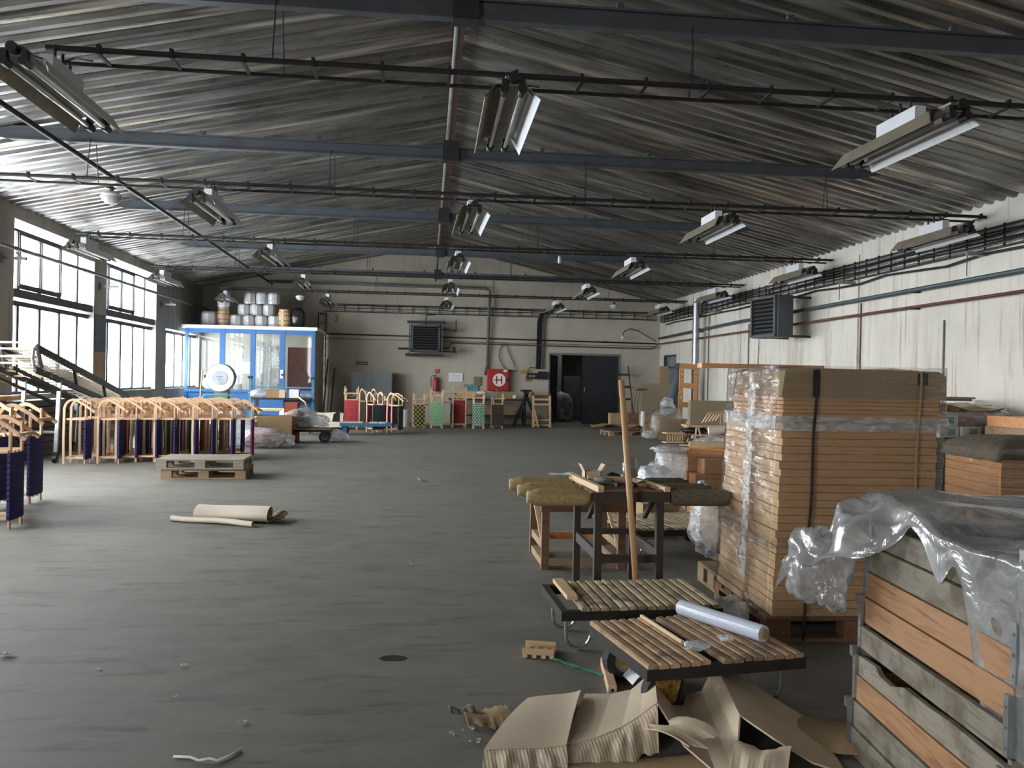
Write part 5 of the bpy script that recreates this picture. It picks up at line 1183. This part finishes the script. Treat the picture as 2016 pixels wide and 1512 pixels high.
# ---------------------------------------------------------------- tall wrapped stack
ST = (2.10, 4.78)
pallet('wooden_pallet', 'dark pallet under the tall film-wrapped stack of beech panels', (2.62, 5.22, 0), -.03, 1.08, .95, M['brown_wood'])
pallet('wooden_pallet', 'orange-brown pallet end sticking out left of the tall wrapped stack', (2.60, 6.0, 0), PI/2-.03, .62, .85, M['pallet'])
G3 = 'beech panels in the tall wrapped stack'
nrow = 25; z0 = .146; lean = .045
hh = (1.28-z0)/nrow
first_p = {}
for i in range(nrow):
    z = z0+hh*(i+.5); off = lean*(z/1.6)*1.6
    for nm, (xa, xb, ya, yb), mt in (('front', (0, .95, 0, .40), 'panel'), ('rear', (-.035, .90, .405, .90), 'panel_lit')):
        dx = R.uniform(-.008, .008); dy = R.uniform(-.004, .004)
        o = MB().bb(xa, xb, ya, yb, -hh/2+.0012, hh/2-.0012).build('beech_panel', [M[mt], M['panel_lit']], bevel=.002)
        o.data.polygons[0].material_index = 1   # left end painted paler, as lit from the windows
        o.location = (ST[0]+dx+off, ST[1]+dy+off*.4, z); o.rotation_euler = (0, 0, -.04)
        tag(o, 'beech panel in the %s column of the tall wrapped stack, %d%s from the bottom' % (nm, i+1, 'th' if i not in (0, 1, 2, 20, 21, 22) else {0: 'st', 1: 'nd', 2: 'rd', 20: 'st', 21: 'nd', 22: 'rd'}[i]), 'panel', G3)
def lay(name, z0_, z1_, mt, lab, cat, ins=0):
    zc = (z0_+z1_)/2; off = lean*zc
    o = MB().bb(-.01+ins, .955-ins*2, -.01, .86-ins, z0_-zc, z1_-zc).build(name, M[mt], bevel=.004)
    o.location = (ST[0]+off, ST[1]+off*.4, zc); o.rotation_euler = (0, 0, -.04); return tag(o, lab, cat)
lay('dark_board_layer', 1.285, 1.31, 'hardboard', 'thin brown board layer near the top of the tall stack', 'board')
for i in range(5): 
    z = 1.312+.0245*i
    lay('thin_board', z, z+.0235, 'panel', 'thin pale board below the cardboard cap of the tall stack, %s from below' % NTH[i], 'board', .004*(i % 2))['group'] = 'thin boards under the cap'
t_ = thing('cardboard_cover', 'brown cardboard cap covering the top of the tall wrapped stack', 'cardboard', (ST[0]+.065, ST[1]+.02, 1.436), -.04)
MB().prism([(-.02, 0), (.965, 0), (.975, .0), (.97, .13), (.93, .155), (.03, .165), (.0, .15)], 'y', -.02, .84).build('cap', M['card_dk'], t_, bevel=.006)
MB().bb(.16, .20, -.027, -.018, .0, .16).build('tape', M['rust_dark'], t_); MB().bb(.80, .86, -.027, -.018, .08, .15).build('tape', M['black'], t_)
tag(MB().box((2.36, 5.62, 1.625), (.86, .10, .03), -.02).build('orange_plank', M['orange_x']), 'orange-brown plank lying on top of the tall wrapped stack', 'plank')
# film wrap around the stack, rumpled
def wrapf(x0, x1, y0, y1, zb, zt, seed, amp, rr=.04, lean_=0):
    per = [(x0, y0), (x1, y0), (x1, y1), (x0, y1)]
    L = [x1-x0, y1-y0, x1-x0, y1-y0]; T = sum(L)
    def f(u, v):
        d = u*T; k = 0
        while k < 3 and d > L[k]: d -= L[k]; k += 1
        a, b = per[k], per[(k+1) % 4]; t = d/L[k]
        x, y = a[0]+(b[0]-a[0])*t, a[1]+(b[1]-a[1])*t; z = zb+(zt-zb)*v
        q = abs(noise.noise(Vector((x*5, y*5, z*9))+Vector((seed, 0, 0))))*amp+.002
        cx, cy = (x0+x1)/2, (y0+y1)/2; nx, ny = [(0, -1), (1, 0), (0, 1), (-1, 0)][k]
        return (x+nx*q+lean_*z, y+ny*q+lean_*z*.4, z)
    return f
f = wrapf(-.045, .985, -.032, .92, .15, 1.62, 3, .016, lean_=lean)
o = MB().grid(f, 90, 60).build('stretch_film', M['film'], smooth=True); o.location = (ST[0], ST[1], 0); o.rotation_euler = (0, 0, -.04)
tag(o, 'clear stretch film wound tightly around the tall stack of beech panels', 'film')
mb = MB()
for x in (.17, .80):
    pts = [(x+lean*z+.004*math.sin(z*9+x), -.052+lean*z*.4, z) for z in [.02+1.57*i/24 for i in range(25)]]+[(x+lean*1.6, .3, 1.612), (x+lean*1.6, .88, 1.612)]
    o = MB().path(pts, .0085, 6).build('strap', M['rust_dark'] if x < .5 else M['card_dk'], smooth=True); o.location = (ST[0], ST[1], 0); o.rotation_euler = (0, 0, -.04)
    tag(o, '%s twisted tie band running down the front of the tall wrapped stack' % ('left' if x < .5 else 'right'), 'strap')
for nm, f, lab in (('film_band', wrapf(-.05, .99, -.034, .925, 1.235, 1.32, 14, .022, lean_=lean), 'bunched milky film band around the tall stack just below the thin boards'),
               ('film_band', wrapf(-.05, .99, -.034, .925, .55, .60, 19, .02, lean_=lean), 'narrow bunched film band around the middle of the tall stack')):
    o = MB().grid(f, 110, 6).build(nm, M['film_white'] if 'below' in lab else M['film'], smooth=True); o.location = (ST[0], ST[1], 0); o.rotation_euler = (0, 0, -.04); tag(o, lab, 'film')
def ruffle(u, v):  # strip shaped to imitate the glint along the wrapped corner
    z = .3+1.28*u; q = noise.noise(Vector((u*14, v*3, 7)))
    return (-.055-.02*abs(q)+lean*z+(.0 if v < .5 else 0), .33+.11*v+.03*q+lean*z*.4, z)
o = MB().grid(ruffle, 70, 6).build('film_glint_strip', M['film_white'], smooth=True); o.location = (ST[0], ST[1], 0); o.rotation_euler = (0, 0, -.04)
tag(o, 'ruffled film strip added as a glint on the left side of the tall stack', 'film')
# smooth film tail at the foot of the stack
tag(MB().blob((1.93, 5.0, .11), (.22, .2, .2), 81, .35, 3, flat=.9).build('film_tail', M['film_white'], smooth=True), 'loose bunch of film at the foot of the tall stack beside the cart', 'film')

# ---------------------------------------------------------------- piles behind the workbench
pallet('wooden_pallet', 'pallet sticking out at the left behind the tall wrapped stack', (2.92, 7.05, 0), PI/2+.1, .8, .7, M['pallet'])
opened_box('cardboard_box', 'brown carton on the pallet left of the tall stack', (2.66, 7.0, .146), (.42, .55, .40), M['card'], .1, False)
tag(MB().blob((2.44, 6.85, .34), (.26, .40, .46), 82, .5, 1.8, px=.75).build('film_bag', M['film_white'], smooth=True), 'crumpled clear film bag hanging beside the brown carton', 'bag')
tag(MB().blob((2.42, 6.95, .58), (.12, .12, .2), 83, .3, 3).build('film_tuft', M['film_white'], smooth=True), 'twisted film tuft standing above the carton', 'film')
pallet('wooden_pallet', 'pallet under the film-wrapped orange boards in mid distance', (3.32, 8.65, 0), .05, 1.2, .9, M['pallet'])
G4 = 'boards in the mid-distance wrapped pile'
n = 0
for l in range(4):
    for k in range(4):
        n += 1; y = 8.35+.2*k+R.uniform(-.02, .02); w_ = 1.15+R.uniform(-.1, .05)
        tag(MB().box((3.32+R.uniform(-.06, .06), y, .146+.075+.151*l), (w_*.93, .185, .145), .05+R.uniform(-.02, .02)).build('wood_bundle', M['orange_x']), 'orange board bundle in the mid pile, %s layer up, %s from the front' % (NTH[l], NTH[k]), 'boards', G4)
tag(MB().box((3.05, 8.5, .79), (.85, .10, .04), .0, Matrix.Rotation(-.3, 3, 'Z')@Matrix.Rotation(.06, 3, 'Y')).build('orange_stick', M['orange_x']), 'long orange stick on top of the mid pile, front one', 'stick')
tag(MB().box((3.15, 8.75, .80), (.8, .09, .04), .0, Matrix.Rotation(-.35, 3, 'Z')).build('orange_stick', M['orange_x']), 'long orange stick on top of the mid pile, rear one', 'stick')
tag(MB().box((3.25, 8.85, .85), (.6, .12, .05), .0, Matrix.Rotation(-.25, 3, 'Z')).build('orange_stick', M['pine']), 'short paler stick on top of the mid pile', 'stick')
f = wrapf(-.64, .64, -.45, .45, .15, .80, 6, .05)
o = MB().grid(f, 60, 24).build('stretch_film', M['film'], smooth=True); o.location = (3.32, 8.65, 0); o.rotation_euler = (0, 0, .05); tag(o, 'loose clear film around the orange boards behind the workbench', 'film')
tag(MB().blob((2.60, 8.45, .62), (.30, .35, .42), 84, .12, 2, px=.7).build('film_pillow', M['film_white'], smooth=True), 'grey-green plastic pillow on the left end of the mid pile', 'plastic')
tag(MB().blob((2.60, 8.45, .83), (.36, .3, .08), 85, .35, 3).build('film_tuft', M['film_white'], smooth=True), 'crumpled film edge above the grey-green plastic pillow', 'film')
tag(MB().blob((2.36, 8.15, .52), (.34, .32, .32), 86, .4, 2.2, px=.8).build('white_bag', M['sheet_w'], smooth=True), 'bright white crumpled plastic bag behind the workbench', 'bag')
tag(MB().box((2.38, 8.15, .17), (.36, .36, .34)).build('grey_carton', M['card_dk']), 'low carton carrying the bright white crumpled bag', 'box')
tag(MB().blob((3.85, 10.3, .58), (.75, .6, .6), 87, .25, 2, px=.85).build('film_heap', M['film_white'], smooth=True), 'heap of grey film with orange wood behind the mid pile', 'film')
tag(MB().box((4.02, 10.3, .31), (.9, .8, .60)).build('wood_stack', M['orange_x']), 'stack of orange wood under the heap of grey film', 'boards')
tag(MB().tube((3.68, 10.35, .91), (4.3, 10.25, .96), .05, 14).build('pale_tube', M['card_pale']), 'pale cardboard tube lying on top of the wood behind the tall stack', 'tube')
tag(MB().box((4.15, 10.35, .74), (.6, .5, .25)).build('dark_carton', M['brown_wood']), 'dark brown box carrying the pale tube behind the tall stack', 'box')

# ---------------------------------------------------------------- piles at the right
pallet('wooden_pallet', 'pallet under the covered orange board stack at the right edge', (6.85, 9.05, 0), PI/2-.12, 1.25, 1.0, M['orange_x'])
for l in range(7):
    z = .147+.10*l
    for k in range(2):
        o = MB().bb(-.49+.5*k, -.003+.5*k, -.6, .6, .001, .098).build('orange_board', M['orange'], bevel=.003); o.location = (6.85, 9.05, z); o.rotation_euler = (0, 0, -.12)
        tag(o, 'orange board in the covered stack at the right edge, %s layer, %s one' % (NTH[l], ['left', 'right'][k]), 'board', 'orange boards at the right edge')
def cover(u, v):
    x, y = (u-.5)*1.12, (v-.5)*1.30; d = max(abs(x)/.52, abs(y)/.62)
    z = .12*(1-min(1, d)**2.5)+.02*noise.noise(Vector((x*4, y*4, 2)))
    if d > .97: z -= (d-.97)*1.3
    return (x, y, z)
o = MB().grid(cover, 24, 24).build('dusty_cover', plain('dusty_brown_cover', (.115, .088, .06), .8, 0, .3, 8), smooth=True, solid=.004); o.location = (6.85, 9.05, .86); o.rotation_euler = (0, 0, -.12)
tag(o, 'dusty brown cover lying over the orange board stack at the right edge', 'cover')
f = wrapf(-.515, .515, -.62, .62, .16, .86, 9, .02)
o = MB().grid(f, 50, 24).build('stretch_film', M['film'], smooth=True); o.location = (6.85, 9.05, 0); o.rotation_euler = (0, 0, -.12); tag(o, 'clear film around the orange board stack at the right edge', 'film')
G5 = 'board piles along the right wall'
q = random.Random(5)
for pi_, (px, py, w_, d_, base, nl, mt) in enumerate(((7.35, 11.9, 1.9, 1.1, .0, 9, 'orange_x'), (7.55, 14.4, 1.5, 1.2, 0, 9, 'pallet'), (8.0, 10.3, .8, .8, .0, 8, 'orange_x'))):
    z = base+.002
    for l in range(nl):
        h_ = .13+.03*q.random(); nm = ['orange', 'brown', 'orange'][pi_]
        m_ = M[mt] if l % 3 else M['pallet']
        tag(MB().box((px+q.uniform(-.08, .08), py+q.uniform(-.05, .05), z+h_/2), (w_*q.uniform(.85, 1), d_*q.uniform(.85, 1), h_-.004), q.uniform(-.06, .06)).build('board_bundle', m_),
            '%s bundle of boards in the %s pile by the right wall, %s from the floor' % (nm, ['middle', 'farthest', 'nearest'][pi_], NTH[l]), 'boards', G5)
        z += h_
for i, (x, y, z, rz) in enumerate(((7.05, 11.9, 1.30, .1), (7.35, 11.65, 1.335, -.05), (7.6, 12.0, 1.30, .08))):
    tag(MB().box((x, y, z+.03), (1.5, .16, .03), rz).build('long_plank', M['brown_wood'] if i != 1 else M['hardboard']), 'long plank across the top of the pile by the right wall, %s from the left' % NTH[i], 'plank', 'planks on the pile by the right wall')
tag(MB().blob((7.0, 11.5, 1.24), (.9, .5, .30), 90, .3, 3).build('film_heap', M['film_white'], smooth=True), 'shiny film bunched over orange wood on the pile by the right wall', 'film')
tag(MB().blob((7.75, 11.2, 1.10), (1.3, .7, .40), 91, .25, 3).build('film_heap', M['film_white'], smooth=True), 'wide shiny film sheet on the right part of the pile by the right wall', 'film')
for i, (x, y, z) in enumerate(((7.18, 10.95, .99), (7.20, 10.95, .835), (7.52, 10.95, .835))):
    t_ = thing('printed_carton', 'white carton with a teal print on the pile by the right wall, %s one' % ['top', 'lower left', 'lower right'][i], 'box', (x, y, z), .1, 'white and teal cartons')
    MB().bb(-.15, .15, -.15, .15, 0, .15).build('carton', plain('white_carton', (.55, .54, .48), .8), t_); MB().bb(-.03, .09, -.153, -.151, .03, .12).build('print', M['teal_print'], t_)
tag(MB().box((7.35, 11.0, .41), (.75, .55, .82)).build('grey_wrapped_stack', M['tyre_grey']), 'grey stack carrying the white and teal cartons', 'stack')
tag(flop(7.45, 11.1, 1.16, 1.2, .6, 44, .08, .1).build('cardboard_sheet', M['card_dk'], solid=.006), 'wavy brown cardboard sheet above the white and teal cartons', 'cardboard')
tag(MB().blob((6.25, 10.5, .45), (.7, .6, .9), 92, .2, 2, px=.7, flat=.95).build('wrapped_bale', M['film_white'], smooth=True), 'grey film-wrapped bale between the tall stack and the orange boards', 'bale')
tag(MB().box((6.25, 10.5, .4), (.5, .45, .8)).build('dark_stack', M['dark_wood']), 'dark stack inside the grey film-wrapped bale', 'stack')

# ---------------------------------------------------------------- slatted crate, bottom right
CX, CY = 1.80, 3.32
crate = thing('collar_crate', 'crate of hinged wooden collars under thick plastic at the bottom right', 'crate', (CX, CY, 0), -.11)
# local: -y runs towards the camera along the visible side, +x away from it
ph = .105; L = 1.045; W_ = .8
kinds = ['crate_grey', 'crate_grey', 'crate_orange', 'crate_grey', 'crate_grey', 'crate_orange', 'crate_orange', 'crate_grey', 'crate_grey']
for i, k in enumerate(kinds):
    z = .012+ph*i; off = .09*z; gp = .004 if i not in (4, 8) else .014
    y1 = -.012; cut = R.uniform(-.003, .003)
    if i == 3:   # cracked plank: jagged upper edge
        pts = [(-L, z), (0, z), (0, z+ph-.03), (-.18, z+ph-.022), (-.22, z+ph-.045), (-.32, z+ph-.05), (-.42, z+ph-.018), (-.6, z+ph-.02), (-.75, z+ph-.012), (-L, z+ph-.02)]
        MB().prism(pts, 'x', off+cut, off+.02+cut).build('plank', M[k], crate)
    else: MB().bb(off+cut, off+.02+cut, -L, 0, z, z+ph-gp).build('plank', M[k], crate, bevel=.0015)
    MB().bb(off+W_-.02, off+W_, -L, 0, z, z+ph-gp).build('plank', M[k], crate)
    MB().bb(off+.02, off+W_-.02, -L, -L+.02, z, z+ph-gp).build('plank', M[k], crate); MB().bb(off+.02, off+W_-.02, -.02, 0, z, z+ph-gp).build('plank', M[k], crate)
for j in range(5):
    z = .012+.21*j; off = .09*(z+.09)
    for y, s in ((.004, 1), (-L-.004, -1)):
        h_ = MB().bb(off-.014, off-.001, y-.024*(s > 0)-.0, y+.024*(s < 0), z+.005, z+.185).build('corner_hinge', M['galv'], crate)
        MB().bb(off-.006, off+.05, y-.002, y+.002, z+.005, z+.185).build('hinge_leaf', M['galv'], h_)
        for q_ in (.03, .09, .15): MB().tube((off-.018, y-.012*s, z+q_), (off-.012, y-.012*s, z+q_), .005, 8).build('rivet', M['galv'], h_)
    if j < 4: MB().bb(off-.024, off+.004, -.014, .012, z+.175, z+.215).build('collar_clip', M['galv'], crate)
MB().bb(.01, W_, -L, 0, 0, .012).build('bottom', M['pallet'], crate)
tag(MB().blob((2.25, 2.85, .45), (.55, .7, .80), 93, .15, 2, px=.6).build('crate_filling', M['card_dk'], smooth=True), 'brown packing material filling the collar crate', 'packing')
# thick plastic draped over the crate, with a bulging overhang at the far left corner
def sstep(a, b, x):
    x = max(0, min(1, (x-a)/(b-a))); return x*x*(3-2*x)
def drape(u, v):
    # u < .35: part hanging over the visible side; the rest lies on the top
    t = .16-1.46*v; top = .985
    n1 = noise.noise(Vector((u*2.6, t*3.0, 1.5))); n2 = noise.noise(Vector((u*7, t*5, 4.0)))
    hump = .05*math.exp(-((t+.12)/.3)**2)
    if u > .35:
        s = (u-.35)/.65*1.05; fold = .035*abs(math.sin(t*5.5+s*3+1.2*n1))
        z = top+.012+hump+.05*max(-.2, n1)+fold*min(1, s*4)
        x = s
    else:
        p = sstep(-.40, -.14, t)
        r = .40*p+(1-p)*(.035+.13*math.exp(-((t+.60)/.09)**2)+.52*sstep(-.66, -.95, t)+.02*n2)
        o = (.35-u)/.35*r
        x = -(o*.80*p)-.016*(1-p)-.03*p*math.sin(o*16+t*7)*min(1, o*8)-.012*(1-p)*(1+n2)
        z = top+.012+hump+.05*max(-.2, n1)*(1-min(1, o*6)*(1-p))-o*(1-p)-p*(o*.50+.35*o*o)+.05*p*n2+.02*p*math.sin(t*22)+.03*p*noise.noise(Vector((u*16, t*14, 2)))
    if t > .02: z -= (t-.02)*(1.6 if u > .35 else .9)
    return (x, t, z)
o = MB().grid(drape, 90, 90).build('plastic_sheet', M['sheet'], smooth=True); o.location = (CX+.087, CY, 0); o.rotation_euler = (0, 0, -.11)
tag(o, 'thick translucent plastic sheet draped and bunched over the collar crate', 'plastic sheet')
tag(MB().blob((1.70, 3.40, .74), (.24, .26, .32), 95, .35, 1.8, n=48, m=30, px=.8).build('plastic_bunch', M['sheet'], smooth=True), 'gathered shiny plastic corner hanging off the far left corner of the crate', 'plastic sheet')

# ---------------------------------------------------------------- cardboard heap, bottom centre
def zig(xs, zs, u):
    t = u*(len(xs)-1); i = min(int(t), len(xs)-2); f_ = t-i; f_ = f_*f_*(3-2*f_)*.35+f_*.65
    return xs[i]+(xs[i+1]-xs[i])*(t-i), zs[i]+(zs[i+1]-zs[i])*f_
def sheetA(u, v):
    xb, xf = .555+.25*u, .30+.33*u; yb, yf = 3.93, 3.34
    return (xb+(xf-xb)*v, yb+(yf-yb)*v, .02+.010*math.sin(u*PI)+.02*v*(1-u)+.02*math.sin(v*3)+.03*u**4)
tag(MB().grid(sheetA, 14, 16).build('cardboard_sheet', M['card'], solid=.007), 'flat pale cardboard sheet, leftmost of the heap at the bottom', 'cardboard', 'torn cardboard at the bottom')
xs_b = [.83, .95, 1.05, 1.12, 1.175, 1.22, 1.30, 1.38, 1.44, 1.475, 1.55, 1.66, 1.78]; zs_b = [.02, .025, .045, .085, .15, .045, .03, .045, .09, .16, .12, .06, .01]
xs_f = [.62, .76, .88, .97, 1.05, 1.10, 1.16, 1.22, 1.29, 1.345, 1.43, 1.55, 1.68]; zs_f = [.04, .05, .07, .10, .14, .05, .03, .05, .09, .15, .11, .05, .01]
ys_b = [3.96, 3.94, 3.94, 3.97, 4.01, 3.95, 3.88, 3.90, 3.97, 4.03, 3.95, 3.80, 3.60]; ys_f = [3.37, 3.40, 3.45, 3.49, 3.52, 3.30, 3.10, 3.10, 3.22, 3.34, 3.20, 3.12, 3.10]
def lerpl(a, u):
    t = u*(len(a)-1); i = min(int(t), len(a)-2); return a[i]+(a[i+1]-a[i])*(t-i)
def sheetB(u, v):
    return tuple(lerpl(p_, u)*(1-v)+lerpl(q_, u)*v for p_, q_ in ((xs_b, xs_f), (ys_b, ys_f)))+(lerpl(zs_b, u)*(1-v)+lerpl(zs_f, u)*v+.003*noise.noise(Vector((u*8, v*6, 0))),)
def lip(fn, u0, u1, dx, dy, seed):
    def f(u, v):
        x, y, z = fn(u0+(u1-u0)*u, 1.0); e = 1+.35*noise.noise(Vector((u*7, seed, 0)))
        return (x+dx*v*e, y+dy*v*e+.0, max(.006, z-.002-(z-.0)*v**1.5*.85+.012*math.sin(v*PI)*noise.noise(Vector((u*9, v*2, seed)))))
    return MB().grid(f, 40, 8)
tag(MB().grid(sheetB, 60, 20).build('cardboard_sheet', M['card'], solid=.007), 'big creased cardboard sheet with two sharp ridges, centre of the bottom heap', 'cardboard', 'torn cardboard at the bottom')
m, t, p = nt('fluted_cardboard'); wv = N(t, 'ShaderNodeTexWave', bands_direction='X'); wv.inputs['Scale'].default_value = 22; wv.inputs['Distortion'].default_value = .2; t.links.new(coords(t), wv.inputs[0])
c = ramp(t, wv.outputs[1], [(.2, (.50, .40, .28)), (.8, (.60, .49, .36))]); t.links.new(c, p.inputs['Base Color']); p.inputs['Roughness'].default_value = .9; bump(t, p, wv.outputs[1], .3, .003); M['flute'] = m
def torn(cx, cy, w_, d, z, seed, curl, rz):
    c, s = math.cos(rz), math.sin(rz); o_ = Vector((seed, seed*.7, 0))
    def f(u, v):
        e = .05*noise.noise(Vector((u*4, 0, seed)))+.012*noise.noise(Vector((u*15, 1, seed)))
        x, y = (u-.5)*w_, (v-.5)*(d+2*e)
        zz = z+curl*math.sin(PI*v)*.6+curl*.5*noise.noise(Vector((u*1.8, v*1.2, 0))+o_)+.02*abs(u-.5)
        return (cx+x*c-y*s, cy+x*s+y*c, max(.006, zz))
    return MB().grid(f, 26, 12)
tag(lip(sheetB, 0, .335, -.05, -.20, 3).build('torn_cardboard', M['flute'], solid=.005), 'torn fluted lip in front of the big creased cardboard sheet', 'cardboard', 'torn cardboard at the bottom')
tag(lip(sheetA, 0, 1, -.03, -.22, 6).build('torn_cardboard', M['flute'], solid=.005), 'torn fluted lip in front of the leftmost cardboard sheet', 'cardboard', 'torn cardboard at the bottom')
for i, (a, mt, lab) in enumerate((((.95, 3.12, .9, .34, .008, 3, .02, .1), 'card_dk', 'brown cardboard layer lying under the heap at the bottom edge'),
        ((1.09, 3.30, .20, .22, .10, 9, .03, .6), 'card', 'small torn cardboard flap resting on the big creased sheet'), ((1.32, 3.06, .20, .26, .09, 12, .06, -.5), 'card', 'curled cardboard flap at the bottom right of the heap'),
        ((1.80, 3.42, .44, .34, .02, 14, .05, -.5), 'card_dk', 'darker cardboard piece between the heap and the crate'), ((.345, 3.70, .20, .20, .02, 16, .03, .1), 'card_dk', 'brown cardboard piece behind the left end of the bottom heap'))):
    tag(torn(*a).build('torn_cardboard', M[mt], solid=.005), lab, 'cardboard', 'torn cardboard at the bottom')
tag(torn(.235, 3.75, .11, .07, .03, 18, .04, .2).build('torn_paper', M['tyre_grey'], solid=.003), 'crumpled grey torn paper at the left end of the cardboard heap', 'paper')
q = random.Random(9)
for i in range(9):
    x, y = .17+.14*q.random(), 3.50+.35*q.random(); s = .006+.012*q.random()
    tag(flop(x, y, .003, s, s, 60+i, s*.4, i, 3).build('paper_crumb', M['card_pale'], solid=.002), 'tiny torn crumb on the floor left of the cardboard heap', 'crumb', 'torn crumbs by the cardboard heap')
